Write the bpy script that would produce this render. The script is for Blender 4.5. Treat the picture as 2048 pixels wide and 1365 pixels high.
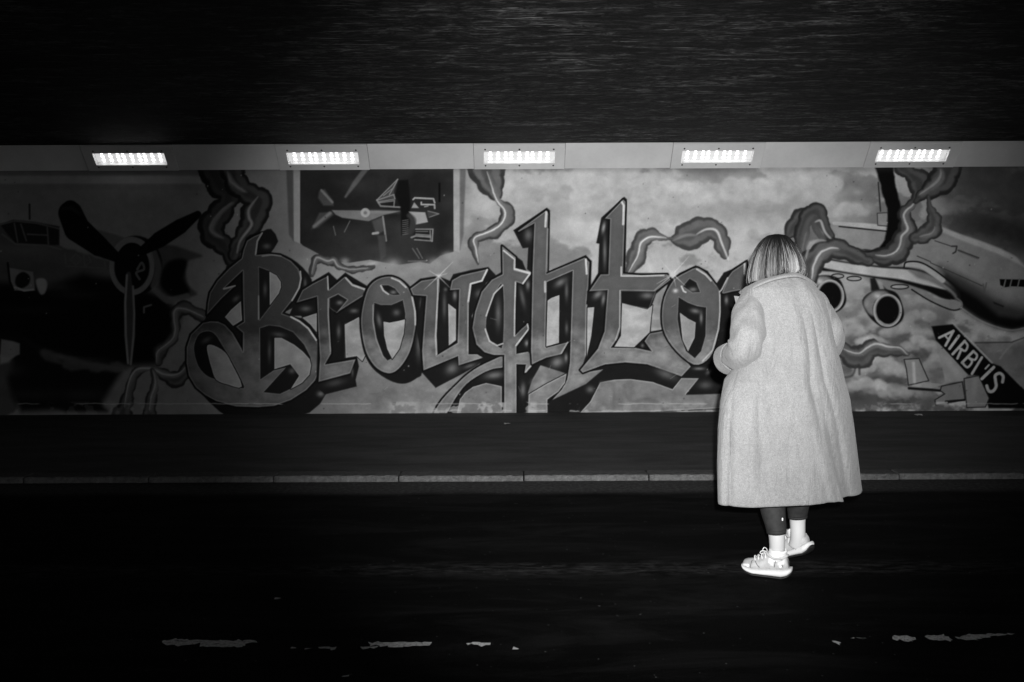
import bpy, bmesh, math, random
import numpy as np
from mathutils import Vector, Matrix

random.seed(7)
rng = np.random.default_rng(7)
scene = bpy.context.scene
for o in list(bpy.data.objects):
    bpy.data.objects.remove(o, do_unlink=True)
C = scene.collection
R = math.radians

# ------------------------------------------------------------------ camera
EYE = 1.40                 # camera height above the road
FPX = 1763.6               # focal length in photograph pixels (31 mm on a 36 mm sensor)
HORIZON = 584.0            # photograph row of the horizon
ROLL = 0.0044              # slight camera roll (radians)
WALL_Y = 9.690             # distance to the painted wall
KERB_Y = 6.515
PAVE_Z = 0.070
SW = FPX / WALL_Y          # photograph pixels per metre on the wall (182)

cam_data = bpy.data.cameras.new('camera')
cam = bpy.data.objects.new('camera', cam_data)
C.objects.link(cam)
cam.location = (0, 0, EYE)
cam.rotation_mode = 'QUATERNION'
cam.rotation_quaternion = (Matrix.Rotation(ROLL, 4, 'Y') @ Matrix.Rotation(R(90), 4, 'X')).to_quaternion()
cam_data.sensor_width = 36
cam_data.lens = 31.0
cam_data.shift_y = -(682.5 - HORIZON) / 2048
cam_data.clip_end = 500
scene.camera = cam
scene.render.engine = 'CYCLES'
scene.cycles.max_bounces = 4
scene.cycles.diffuse_bounces = 3
scene.cycles.glossy_bounces = 2
scene.cycles.caustics_reflective = False
scene.cycles.caustics_refractive = False

# ------------------------------------------------------------------ night sky
world = bpy.data.worlds.new('World')
scene.world = world
world.use_nodes = True
wn = world.node_tree.nodes
sky = wn.new('ShaderNodeTexSky')
sky.sky_type = 'NISHITA'
sky.sun_disc = False
sky.sun_elevation = R(5)
sky.sun_rotation = R(120)
bw = wn.new('ShaderNodeRGBToBW')
world.node_tree.links.new(sky.outputs[0], bw.inputs[0])
world.node_tree.links.new(bw.outputs[0], wn['Background'].inputs['Color'])
wn['Background'].inputs['Strength'].default_value = 0.10

# the photographer's flash: on top of the camera, a little to the right
flash_d = bpy.data.lights.new('camera_flash', 'SPOT')
flash = bpy.data.objects.new('camera_flash', flash_d)
C.objects.link(flash)
flash.location = (0.05, -0.02, EYE + 0.10)
flash_d.energy = 2550
flash_d.spot_size = R(55.5)
flash_d.spot_blend = 1.0
flash_d.shadow_soft_size = 0.02
_aim = Vector((math.tan(R(6.3)), 1.0, -math.tan(R(1.3))))
flash.rotation_euler = _aim.to_track_quat('-Z', 'Y').to_euler()

vs = scene.view_settings
vs.view_transform = 'Standard'
vs.look = 'None'
vs.exposure = 0
vs.gamma = 1
vs.use_curve_mapping = False

# ------------------------------------------------------------------ helpers
def tag(o, label=None, cat=None, group=None, kind=None):
    if label: o['label'] = label
    if cat: o['category'] = cat
    if group: o['group'] = group
    if kind: o['kind'] = kind
    return o

def empty(name, loc=(0, 0, 0), rz=0):
    o = bpy.data.objects.new(name, None)
    C.objects.link(o)
    o.location = loc
    o.rotation_euler = (0, 0, rz)
    return o

def link_mesh(name, me, m, parent=None):
    o = bpy.data.objects.new(name, me)
    C.objects.link(o)
    if m is not None and not me.materials:
        me.materials.append(m)
    if parent is not None:
        o.parent = parent
    return o

def mesh_from(name, verts, faces, smooth=False):
    me = bpy.data.meshes.new(name)
    me.from_pydata([tuple(map(float, v)) for v in verts], [], [tuple(int(i) for i in f) for f in faces])
    me.update()
    if smooth:
        me.polygons.foreach_set('use_smooth', [True] * len(me.polygons))
    return me

def box_mesh(name, sx, sy, sz, bev=0.0, seg=2, off=(0, 0, 0)):
    bm = bmesh.new()
    bmesh.ops.create_cube(bm, size=1)
    for v in bm.verts:
        v.co = Vector((v.co.x * sx + off[0], v.co.y * sy + off[1], v.co.z * sz + off[2]))
    if bev > 0:
        bmesh.ops.bevel(bm, geom=list(bm.edges), offset=bev, segments=seg, affect='EDGES')
    me = bpy.data.meshes.new(name)
    bm.to_mesh(me); bm.free()
    return me

def catmull(pts, n=6, closed=False):
    p = np.asarray(pts, float)
    m = len(p)
    out = []
    rngi = range(m if closed else m - 1)
    for i in rngi:
        if closed:
            p0, p1, p2, p3 = p[(i - 1) % m], p[i], p[(i + 1) % m], p[(i + 2) % m]
        else:
            p0, p1, p2, p3 = p[max(i - 1, 0)], p[i], p[i + 1], p[min(i + 2, m - 1)]
        for k in range(n):
            t = k / n
            out.append(0.5 * ((2 * p1) + (-p0 + p2) * t + (2 * p0 - 5 * p1 + 4 * p2 - p3) * t * t + (-p0 + 3 * p1 - 3 * p2 + p3) * t ** 3))
    if not closed:
        out.append(p[-1])
    return np.array(out)

def loft(name, rings, cap=True, smooth=True):
    rings = [np.asarray(r, float) for r in rings]
    n = len(rings[0])
    verts = np.concatenate(rings)
    faces = []
    for i in range(len(rings) - 1):
        a, b = i * n, (i + 1) * n
        for j in range(n):
            k = (j + 1) % n
            faces.append((a + j, a + k, b + k, b + j))
    if cap:
        faces.append(tuple(range(n - 1, -1, -1)))
        e = (len(rings) - 1) * n
        faces.append(tuple(range(e, e + n)))
    return mesh_from(name, verts, faces, smooth)

def tube_rings(path, radii, seg=16, squash=1.0, up=(0, 0, 1)):
    path = np.asarray(path, float)
    radii = np.broadcast_to(np.asarray(radii, float), (len(path),)) if np.ndim(radii) == 0 else np.asarray(radii, float)
    rings = []
    T = np.gradient(path, axis=0)
    T /= np.linalg.norm(T, axis=1)[:, None] + 1e-9
    u = np.array(up, float)
    u = u - T[0] * u.dot(T[0])
    if np.linalg.norm(u) < 1e-3:
        u = np.array((0, 1.0, 0)); u = u - T[0] * u.dot(T[0])
    u /= np.linalg.norm(u)
    for i in range(len(path)):
        u = u - T[i] * u.dot(T[i]); u /= np.linalg.norm(u) + 1e-9
        w = np.cross(T[i], u)
        a = np.linspace(0, 2 * np.pi, seg, endpoint=False)
        rings.append(path[i] + radii[i] * (np.cos(a)[:, None] * u * squash + np.sin(a)[:, None] * w))
    return rings

# ------------------------------------------------------------------ materials (all greys: the photograph is black and white)
def mat(name, col=0.2, rough=0.8, spec=0.3):
    m = bpy.data.materials.new(name)
    m.use_nodes = True
    b = m.node_tree.nodes['Principled BSDF']
    b.inputs['Base Color'].default_value = (col, col, col, 1)
    b.inputs['Roughness'].default_value = rough
    b.inputs['Specular IOR Level'].default_value = spec
    return m

def nodes(m):
    return m.node_tree.nodes, m.node_tree.links, m.node_tree.nodes['Principled BSDF']

def add_coord(m, scale=(1, 1, 1), kind='Object'):
    n, l, b = nodes(m)
    tc = n.new('ShaderNodeTexCoord')
    mp = n.new('ShaderNodeMapping')
    mp.inputs['Scale'].default_value = scale
    l.new(tc.outputs[kind], mp.inputs['Vector'])
    return mp.outputs['Vector']

def noise(m, vec, scale, detail=6, rough=0.6, dist=0.0):
    n, l, b = nodes(m)
    t = n.new('ShaderNodeTexNoise')
    t.inputs['Scale'].default_value = scale
    t.inputs['Detail'].default_value = detail
    t.inputs['Roughness'].default_value = rough
    t.inputs['Distortion'].default_value = dist
    l.new(vec, t.inputs['Vector'])
    return t.outputs['Fac']

def ramp(m, fac, stops):
    n, l, b = nodes(m)
    r = n.new('ShaderNodeValToRGB')
    while len(r.color_ramp.elements) < len(stops):
        r.color_ramp.elements.new(0.5)
    for e, (p, c) in zip(r.color_ramp.elements, stops):
        e.position = p
        e.color = (c, c, c, 1)
    l.new(fac, r.inputs[0])
    return r.outputs[0]

def math_node(m, op, a, b_=None):
    n, l, b = nodes(m)
    t = n.new('ShaderNodeMath')
    t.operation = op
    for i, v in enumerate((a, b_)):
        if v is None: continue
        if isinstance(v, (int, float)): t.inputs[i].default_value = v
        else: l.new(v, t.inputs[i])
    return t.outputs[0]

def bump(m, h, strength=0.3, dist=0.01):
    n, l, b = nodes(m)
    t = n.new('ShaderNodeBump')
    t.inputs['Strength'].default_value = strength
    t.inputs['Distance'].default_value = dist
    l.new(h, t.inputs['Height'])
    l.new(t.outputs[0], b.inputs['Normal'])

def set_col(m, out):
    n, l, b = nodes(m)
    l.new(out, b.inputs['Base Color'])

# soot-blackened board-marked concrete ceiling
M_ceil = mat('sooty_concrete', 0.05, 0.85, 0.25)
v1 = add_coord(M_ceil, (0.7, 2.8, 1.0))
v2 = add_coord(M_ceil, (1.9, 5.6, 1.0))
v3 = add_coord(M_ceil, (1, 1, 1))
v4 = add_coord(M_ceil, (1.0, 30.0, 1.0))
a = noise(M_ceil, v1, 2.6, 6, 0.7, 1.2)
b_ = noise(M_ceil, v2, 3.4, 6, 0.78, 1.6)
c_ = noise(M_ceil, v3, 0.9, 3, 0.55)
d_ = noise(M_ceil, v4, 2.0, 5, 0.65, 0.25)
e_ = noise(M_ceil, add_coord(M_ceil, (2.2, 5, 1)), 2.0, 3, 0.6, 0.5)
base = ramp(M_ceil, a, [(0.42, 0.006), (0.52, 0.030), (0.62, 0.085)])
fine = ramp(M_ceil, b_, [(0.44, 0.06), (0.52, 0.75), (0.63, 2.6)])
big = ramp(M_ceil, c_, [(0.34, 0.45), (0.64, 1.5)])
streak = ramp(M_ceil, d_, [(0.61, 0.0), (0.66, 0.30)])
brk = ramp(M_ceil, e_, [(0.48, 0.0), (0.58, 1.0)])
s1 = math_node(M_ceil, 'MULTIPLY', base, fine)
s1 = math_node(M_ceil, 'ADD', s1, math_node(M_ceil, 'MULTIPLY', streak, brk))
s1 = math_node(M_ceil, 'MULTIPLY', s1, big)
set_col(M_ceil, s1)
hh = math_node(M_ceil, 'ADD', math_node(M_ceil, 'MULTIPLY', a, 0.6), b_)
bump(M_ceil, hh, 0.75, 0.04)

# asphalt carriageway, with a band of grit in the gutter and a dusty strip out in the lane
M_road = mat('asphalt', 0.02, 0.95, 0.06)
p_obj = add_coord(M_road)
agg = noise(M_road, p_obj, 160, 4, 0.7)
mid = noise(M_road, add_coord(M_road, (0.6, 4, 1)), 3, 6, 0.65, 0.4)
sep = nodes(M_road)[0].new('ShaderNodeSeparateXYZ')
nodes(M_road)[1].new(p_obj, sep.inputs[0])
wob = noise(M_road, add_coord(M_road, (1, 1, 1)), 2.5, 5, 0.6)
ypos = math_node(M_road, 'ADD', sep.outputs['Y'], math_node(M_road, 'MULTIPLY', wob, 0.16))
g = nodes(M_road)[0].new('ShaderNodeMapRange'); g.interpolation_type = 'SMOOTHSTEP'
g.inputs['From Min'].default_value = 6.12; g.inputs['From Max'].default_value = 6.32
nodes(M_road)[1].new(ypos, g.inputs['Value'])
s_d = math_node(M_road, 'ABSOLUTE', math_node(M_road, 'SUBTRACT', ypos, 4.53))
st = nodes(M_road)[0].new('ShaderNodeMapRange'); st.interpolation_type = 'SMOOTHSTEP'
st.inputs['From Min'].default_value = 0.16; st.inputs['From Max'].default_value = 0.03
nodes(M_road)[1].new(s_d, st.inputs['Value'])
basec = ramp(M_road, agg, [(0.35, 0.0008), (0.56, 0.0022), (0.68, 0.006), (0.76, 0.05)])
mm = ramp(M_road, mid, [(0.3, 0.6), (0.7, 1.3)])
basec = math_node(M_road, 'MULTIPLY', basec, mm)
_vo = nodes(M_road)[0].new('ShaderNodeTexVoronoi'); _vo.inputs['Scale'].default_value = 34
nodes(M_road)[1].new(p_obj, _vo.inputs['Vector'])
chip = ramp(M_road, _vo.outputs['Distance'], [(0.10, 1.0), (0.17, 0.0)])
pick = ramp(M_road, noise(M_road, p_obj, 21, 2, 0.6), [(0.60, 0.0), (0.66, 1.0)])
basec = math_node(M_road, 'ADD', basec, math_node(M_road, 'MULTIPLY', math_node(M_road, 'MULTIPLY', chip, pick), 0.11))
blot = ramp(M_road, noise(M_road, add_coord(M_road, (0.5, 2.2, 1)), 1.6, 7, 0.72, 0.8), [(0.46, 0.0), (0.70, 0.010)])
basec = math_node(M_road, 'ADD', basec, blot)
grit = math_node(M_road, 'MULTIPLY', ramp(M_road, noise(M_road, p_obj, 34, 7, 0.8), [(0.34, 0.018), (0.52, 0.05), (0.68, 0.10)]), g.outputs[0])
dust = math_node(M_road, 'MULTIPLY', ramp(M_road, noise(M_road, add_coord(M_road, (1, 3, 1)), 9, 7, 0.75), [(0.46, 0.0), (0.66, 0.034)]), st.outputs[0])
set_col(M_road, math_node(M_road, 'ADD', math_node(M_road, 'ADD', basec, grit), dust))
bump(M_road, agg, 0.6, 0.006)

# footway asphalt
M_pave = mat('footway_asphalt', 0.05, 0.85, 0.25)
pv = add_coord(M_pave)
pn = noise(M_pave, pv, 120, 4, 0.7)
pm = noise(M_pave, add_coord(M_pave, (0.5, 2.0, 1)), 2.2, 7, 0.65, 0.3)
pc = math_node(M_pave, 'MULTIPLY', ramp(M_pave, pn, [(0.35, 0.034), (0.6, 0.056), (0.76, 0.12)]), ramp(M_pave, pm, [(0.34, 0.6), (0.66, 1.35)]))
set_col(M_pave, pc)
bump(M_pave, pn, 0.5, 0.005)

M_kerb = mat('kerb_concrete', 0.25, 0.85, 0.3)
kv = add_coord(M_kerb, (1, 1, 1))
kn = noise(M_kerb, kv, 18, 8, 0.75, 0.4)
kf = noise(M_kerb, kv, 140, 3, 0.7)
kc = math_node(M_kerb, 'MULTIPLY', ramp(M_kerb, kn, [(0.30, 0.05), (0.5, 0.105), (0.70, 0.16)]), ramp(M_kerb, kf, [(0.3, 0.7), (0.7, 1.25)]))
set_col(M_kerb, kc)
bump(M_kerb, math_node(M_kerb, 'ADD', kn, math_node(M_kerb, 'MULTIPLY', kf, 0.4)), 0.3, 0.006)

M_kerbtop = mat('darker_kerb_top', 0.07, 0.85, 0.2)  # darker concrete for the upward faces of the kerb stones
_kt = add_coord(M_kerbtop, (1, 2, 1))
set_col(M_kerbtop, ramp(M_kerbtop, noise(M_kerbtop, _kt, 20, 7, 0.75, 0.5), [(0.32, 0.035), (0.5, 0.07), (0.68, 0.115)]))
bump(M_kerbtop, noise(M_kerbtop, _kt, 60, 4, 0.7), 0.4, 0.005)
M_paint = mat('worn_road_paint', 0.45, 0.8, 0.3)
nv = add_coord(M_paint, (1, 1, 1))
pn2 = noise(M_paint, nv, 55, 7, 0.75)
set_col(M_paint, ramp(M_paint, pn2, [(0.30, 0.30), (0.44, 0.66), (0.7, 0.86)]))
bump(M_paint, pn2, 0.5, 0.006)
_wear = ramp(M_paint, noise(M_paint, add_coord(M_paint, (1.0, 1.6, 1), 'Generated'), 9, 7, 0.8, 0.6), [(0.40, 0.0), (0.45, 1.0)])
_speck = ramp(M_paint, noise(M_paint, nv, 120, 4, 0.8), [(0.36, 0.0), (0.44, 1.0)])
nodes(M_paint)[1].new(math_node(M_paint, 'MULTIPLY', _wear, _speck), nodes(M_paint)[2].inputs['Alpha'])

M_wall = mat('wall_concrete', 0.3, 0.85, 0.3)
wv = add_coord(M_wall)
wnz = noise(M_wall, wv, 3, 8, 0.7)
set_col(M_wall, ramp(M_wall, wnz, [(0.3, 0.18), (0.7, 0.36)]))

# painted plaster: the mural's own paint is a colour attribute, relief from noise
M_mural = mat('mural_paint', 0.3, 0.9, 0.06)
_n, _l, _b = nodes(M_mural)
at = _n.new('ShaderNodeAttribute'); at.attribute_name = 'paint'; at.attribute_type = 'GEOMETRY'
mv = add_coord(M_mural)
fn = noise(M_mural, mv, 9, 5, 0.72)
ff = noise(M_mural, mv, 70, 2, 0.7)
tc_ = math_node(M_mural, 'MULTIPLY', ramp(M_mural, fn, [(0.25, 0.88), (0.75, 1.1)]), ramp(M_mural, ff, [(0.25, 0.93), (0.75, 1.06)]))
bwn = _n.new('ShaderNodeRGBToBW')
_l.new(at.outputs['Color'], bwn.inputs[0])
set_col(M_mural, math_node(M_mural, 'MULTIPLY', bwn.outputs[0], tc_))
bump(M_mural, math_node(M_mural, 'ADD', fn, math_node(M_mural, 'MULTIPLY', ff, 0.25)), 0.25, 0.01)

M_panel = mat('white_fascia_paint', 0.74, 0.5, 0.4)
fv = add_coord(M_panel)
fa = noise(M_panel, fv, 1.6, 6, 0.6)
fb = noise(M_panel, fv, 26, 6, 0.75)
set_col(M_panel, math_node(M_panel, 'MULTIPLY', ramp(M_panel, fa, [(0.3, 0.64), (0.7, 0.78)]), ramp(M_panel, fb, [(0.2, 0.6), (0.34, 0.98), (0.8, 1.02)])))
M_screw = mat('rusty_screw', 0.02, 0.8, 0.2)
M_dark = mat('dark_joint', 0.012, 0.9, 0.1)

def emit(name, val, col=0.3):
    m = mat(name, col, 0.5)
    b = nodes(m)[2]
    b.inputs['Emission Color'].default_value = (1, 1, 1, 1)
    b.inputs['Emission Strength'].default_value = val
    return m
M_led = emit('led_lens_lit', 6.0)
M_refl = emit('lit_diffuser', 0.55)
M_refl.cycles.emission_sampling = 'NONE'

# wool coat: salt-and-pepper weave
M_coat = mat('wool_coat', 0.22, 0.95, 0.12)
cv = add_coord(M_coat)
cn = noise(M_coat, cv, 330, 2, 0.8)
cm = noise(M_coat, cv, 75, 4, 0.75)
cl = noise(M_coat, cv, 7, 5, 0.6)
ccol = math_node(M_coat, 'MULTIPLY', ramp(M_coat, cn, [(0.34, 0.138), (0.5, 0.192), (0.66, 0.252)]), ramp(M_coat, cm, [(0.34, 0.90), (0.66, 1.08)]))
ccol = math_node(M_coat, 'MULTIPLY', ccol, ramp(M_coat, cl, [(0.3, 0.9), (0.7, 1.08)]))
set_col(M_coat, ccol)
_n, _l, _b = nodes(M_coat)
_cw = noise(M_coat, add_coord(M_coat, (1.0, 1.0, 0.30)), 13, 3, 0.55, 0.9)
_cw2 = noise(M_coat, add_coord(M_coat, (1.0, 1.0, 0.6)), 30, 3, 0.6, 0.6)
_b1 = _n.new('ShaderNodeBump'); _b1.inputs['Strength'].default_value = 0.55; _b1.inputs['Distance'].default_value = 0.022
_l.new(math_node(M_coat, 'ADD', _cw, math_node(M_coat, 'MULTIPLY', _cw2, 0.22)), _b1.inputs['Height'])
_b2 = _n.new('ShaderNodeBump'); _b2.inputs['Strength'].default_value = 0.3; _b2.inputs['Distance'].default_value = 0.0015
_l.new(cn, _b2.inputs['Height']); _l.new(_b1.outputs[0], _b2.inputs['Normal']); _l.new(_b2.outputs[0], _b.inputs['Normal'])
nodes(M_coat)[2].inputs['Sheen Weight'].default_value = 0.15

M_skin = mat('skin', 0.48, 0.55, 0.3)
M_legg = mat('dark_leggings', 0.02, 0.75, 0.25)
lv = add_coord(M_legg)
set_col(M_legg, ramp(M_legg, noise(M_legg, lv, 40, 5, 0.6), [(0.3, 0.017), (0.7, 0.028)]))
M_sock = mat('white_sock', 0.75, 0.9, 0.1)
M_upper = mat('trainer_mesh', 0.36, 0.85, 0.08)
uv_ = add_coord(M_upper)
set_col(M_upper, ramp(M_upper, noise(M_upper, uv_, 45, 6, 0.7), [(0.3, 0.36), (0.7, 0.54)]))
M_midsole = mat('trainer_midsole', 0.66, 0.6, 0.3)
M_outsole = mat('black_outsole', 0.012, 0.6, 0.4)
M_reflect = mat('reflective_patch', 0.85, 0.25, 0.6)
M_hair = mat('streaked_hair', 0.1, 0.5, 0.18)
_n, _l, _b = nodes(M_hair)
ha = _n.new('ShaderNodeAttribute'); ha.attribute_name = 'tone'; ha.attribute_type = 'GEOMETRY'
_l.new(ha.outputs['Color'], _b.inputs['Base Color'])

# ------------------------------------------------------------------ setting: road, footway, ceiling
def sheet(name, x0, x1, y0, y1, z, m, kind='structure'):
    me = mesh_from(name, [(x0, y0, z), (x1, y0, z), (x1, y1, z), (x0, y1, z)], [(0, 1, 2, 3)])
    o = link_mesh(name, me, m)
    o['kind'] = kind
    return o
XL, XR = -40, 40
road = sheet('road', XL, XR, -4, KERB_Y + 0.02, 0.0, M_road)
_pv = [(XL, KERB_Y + 0.145, 0.0455), (XR, KERB_Y + 0.145, 0.0455), (XR, KERB_Y + 1.6, PAVE_Z), (XL, KERB_Y + 1.6, PAVE_Z), (XR, WALL_Y + 0.1, PAVE_Z), (XL, WALL_Y + 0.1, PAVE_Z)]
pave = link_mesh('pavement', mesh_from('pavement', _pv, [(0, 1, 2, 3), (3, 2, 4, 5)]), M_pave)
pave['kind'] = 'structure'

CEIL_Z = 3.000
FAS_TOP_Y = WALL_Y - 0.222
me = box_mesh('ceiling', XR - XL, WALL_Y + 0.6 + 4, 0.4)
ceiling = link_mesh('ceiling', me, M_ceil)
ceiling.location = (0, (WALL_Y + 0.6 - 4) / 2, CEIL_Z + 0.2)
ceiling['kind'] = 'structure'

# kerb: a row of separate concrete kerb stones
kerb = empty('kerb', (0, KERB_Y, 0))
kerb['kind'] = 'structure'
KL = 250.4 / (FPX / KERB_Y)
kj0 = (1046 - 1024) / (FPX / KERB_Y)
def kerb_mesh(seed, length):
    r = np.random.default_rng(seed)
    nx = 36
    prof = [(0.002, -0.02), (0.0, 0.0), (0.0, 0.016), (0.0, 0.032), (0.003, 0.040), (0.010, 0.0445), (0.05, 0.0465), (0.150, 0.049), (0.150, -0.02)]
    verts, faces = [], []
    for i in range(nx + 1):
        x = (i / nx - 0.5) * (length - 0.012)
        e = max(0, 1 - min(i, nx - i) / 1.2)
        for k, (y, z) in enumerate(prof):
            j = 0.0018 if 0 < k < 6 else 0.0004
            chip = r.normal(0, j)
            yy = y + chip + (0.004 * e if k < 6 else 0)
            zz = z + r.normal(0, j * 0.6) - (0.004 * e if 2 < k < 8 else 0)
            verts.append((x, yy, zz))
    n = len(prof)
    for i in range(nx):
        for k in range(n - 1):
            faces.append((i * n + k, (i + 1) * n + k, (i + 1) * n + k + 1, i * n + k + 1))
    faces.append(tuple(range(n)))
    faces.append(tuple(range((nx + 1) * n - 1, nx * n - 1, -1)))
    me_ = mesh_from('kerb_stone', verts, faces, False)
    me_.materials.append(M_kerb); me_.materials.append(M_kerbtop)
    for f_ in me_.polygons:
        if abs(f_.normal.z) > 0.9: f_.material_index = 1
    return me_
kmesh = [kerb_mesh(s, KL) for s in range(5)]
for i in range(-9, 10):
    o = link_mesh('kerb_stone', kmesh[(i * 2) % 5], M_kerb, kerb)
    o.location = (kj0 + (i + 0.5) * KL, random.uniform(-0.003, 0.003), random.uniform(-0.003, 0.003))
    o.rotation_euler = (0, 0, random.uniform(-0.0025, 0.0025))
for sgn in (-1, 1):           # beyond the frame the kerb goes on as one strip
    x0 = kj0 + (-9 if sgn < 0 else 10) * KL
    x1 = XL if sgn < 0 else XR
    me = box_mesh('kerb_run', abs(x1 - x0), 0.15, 0.07, 0.006, 2)
    o = link_mesh('kerb_run', me, M_kerb, kerb)
    o.location = ((x0 + x1) / 2, 0.078, 0.018)
# dark bed under and behind the stones
sheet('kerb_bed', XL, XR, KERB_Y + 0.015, KERB_Y + 0.16, 0.018, M_dark)

# worn white centre line: ragged flakes of paint, each one a piece on the road
def px_ground(x, y, z=0.0):
    yy = y + ROLL * (x - 1024)
    d = (EYE - z) * FPX / (yy - HORIZON)
    return ((x - 1024) / FPX * d, d)
def flake(top, bot):
    pts = top + bot[::-1]
    out = []
    P = [px_ground(*p) for p in pts]
    n = len(P)
    for i in range(n):
        a_, b2 = np.array(P[i]), np.array(P[(i + 1) % n])
        L = np.linalg.norm(b2 - a_)
        k = max(1, int(L / 0.012))
        for t in range(k):
            q = a_ + (b2 - a_) * t / k
            out.append(q + rng.normal(0, 0.006, 2))
    out = np.array(out)
    c = out.mean(axis=0)
    vt = [(p[0] - c[0], p[1] - c[1], 0.0) for p in out]
    me_ = mesh_from('paint_flake', vt, [tuple(range(len(vt)))])
    if me_.polygons[0].normal.z < 0:
        me_.flip_normals()
    o = link_mesh('paint_flake', me_, M_paint, road)
    o.location = (c[0], c[1], 0.004)
flakes = [
 ([(325, 1283), (348, 1280), (395, 1282), (455, 1283), (505, 1283), (513, 1286)], [(327, 1290), (355, 1294), (395, 1290), (410, 1297), (445, 1296), (478, 1297), (492, 1289)]),
 ([(735, 1287), (770, 1286), (830, 1286), (863, 1287)], [(737, 1292), (755, 1293), (782, 1299), (825, 1294), (858, 1293)]),
 ([(932, 1287), (955, 1287), (978, 1287)], [(933, 1290), (960, 1294), (977, 1289)]),
 ([(637, 1296), (660, 1295)], [(637, 1300), (655, 1300)]),
 ([(660, 1299), (672, 1297)], [(659, 1302), (671, 1301)]),
 ([(1019, 1297), (1034, 1297)], [(1021, 1300), (1031, 1301)]),
 ([(607, 1299), (617, 1299)], [(608, 1301), (617, 1301)]),
 ([(722, 1298), (752, 1294)], [(724, 1300), (745, 1299)]),
 ([(580, 1297), (590, 1297)], [(582, 1299), (590, 1299)]),
 ([(1664, 1285), (1672, 1285), (1677, 1290)], [(1668, 1290), (1676, 1292)]),
 ([(1712, 1277), (1725, 1278)], [(1716, 1280), (1725, 1280)]),
 ([(1776, 1275), (1810, 1273), (1828, 1279)], [(1790, 1283), (1812, 1284), (1826, 1286)]),
 ([(1844, 1274), (1885, 1271), (1895, 1276)], [(1858, 1282), (1885, 1283), (1903, 1284)]),
 ([(1911, 1277), (1930, 1271), (1975, 1270), (2021, 1268)], [(1913, 1281), (1935, 1281), (1958, 1279), (1985, 1273), (2021, 1271)]),
 ([(1700, 1277), (1706, 1277)], [(1701, 1279), (1706, 1279)]),
 ([(547, 1198), (556, 1198)], [(547, 1200), (555, 1200)]),
 ([(683, 1353), (694, 1352)], [(682, 1355), (693, 1355)]),
]
for t_, b_2 in flakes:
    flake(t_, b_2)

# ------------------------------------------------------------------ the wall and its mural
wall = empty('painted_wall', (0, WALL_Y, 0))
tag(wall, 'long underpass wall covered in a greyscale aviation graffiti mural', 'wall')
me = box_mesh('wall_body', XR - XL, 0.5, 3.0)
o = link_mesh('wall_body', me, M_wall, wall)
o.location = (0, 0.2535, 1.499)

OX, OY, CW, CH = -300, 322, 2650, 520
T = np.zeros((CH, CW), np.float32)
IDM = np.zeros((CH, CW), np.int16)
YY, XX = np.mgrid[0:CH, 0:CW].astype(np.float32)
XX += OX; YY += OY

def vnoise(fx, fy, seed, oct_=5, gain=0.55):
    r = np.random.default_rng(seed)
    out = np.zeros((CH, CW), np.float32); amp = 1; tot = 0
    for o_ in range(oct_):
        gw, gh = int(CW * fx) + 3, int(CH * fy) + 3
        g_ = r.random((gh, gw)).astype(np.float32)
        x = (np.arange(CW) * fx); y = (np.arange(CH) * fy)
        xi = x.astype(int); yi = y.astype(int)
        tx = (x - xi).astype(np.float32); ty = (y - yi).astype(np.float32)
        tx = tx * tx * (3 - 2 * tx); ty = ty * ty * (3 - 2 * ty)
        r0 = g_[yi][:, xi] * (1 - tx) + g_[yi][:, xi + 1] * tx
        r1 = g_[yi + 1][:, xi] * (1 - tx) + g_[yi + 1][:, xi + 1] * tx
        out += amp * (r0 * (1 - ty)[:, None] + r1 * ty[:, None])
        tot += amp; amp *= gain; fx *= 2; fy *= 2
        if fx > 0.6 or fy > 0.6: break
    return out / tot
N1 = vnoise(1 / 190, 1 / 90, 1)
N2 = vnoise(1 / 60, 1 / 40, 2)
N3 = vnoise(1 / 22, 1 / 18, 3)
NX = vnoise(1 / 16, 1 / 16, 5, 3)
NY = vnoise(1 / 16, 1 / 16, 6, 3)

def sstep(a_, b2, x):
    t = np.clip((x - a_) / (b2 - a_), 0, 1)
    return t * t * (3 - 2 * t)

VIEWS = {'A': (0, 260), 'B': (0, 540), 'C': (340, 260), 'D': (340, 540), 'E': (680, 260), 'F': (680, 540), 'G': (1020, 260), 'H': (1020, 540), 'I': (1360, 260), 'J': (1628, 260), 'K': (1628, 540)}
def v(view, pts):
    if view == 'L': x0, y0, s = 1400, 440, 3.79
    elif view == 'P': return [tuple(p) for p in pts]
    else:
        x0, y0 = VIEWS[view]; s = 4.55
    return [(x0 + p[0] / s, y0 + p[1] / s) + tuple(p[2:3]) for p in pts]

def region(P, pad):
    x0 = max(int(P[:, 0].min() - pad) - OX, 0); x1 = min(int(P[:, 0].max() + pad) - OX + 2, CW)
    y0 = max(int(P[:, 1].min() - pad) - OY, 0); y1 = min(int(P[:, 1].max() + pad) - OY + 2, CH)
    return slice(y0, max(y1, y0)), slice(x0, max(x1, x0))

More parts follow.
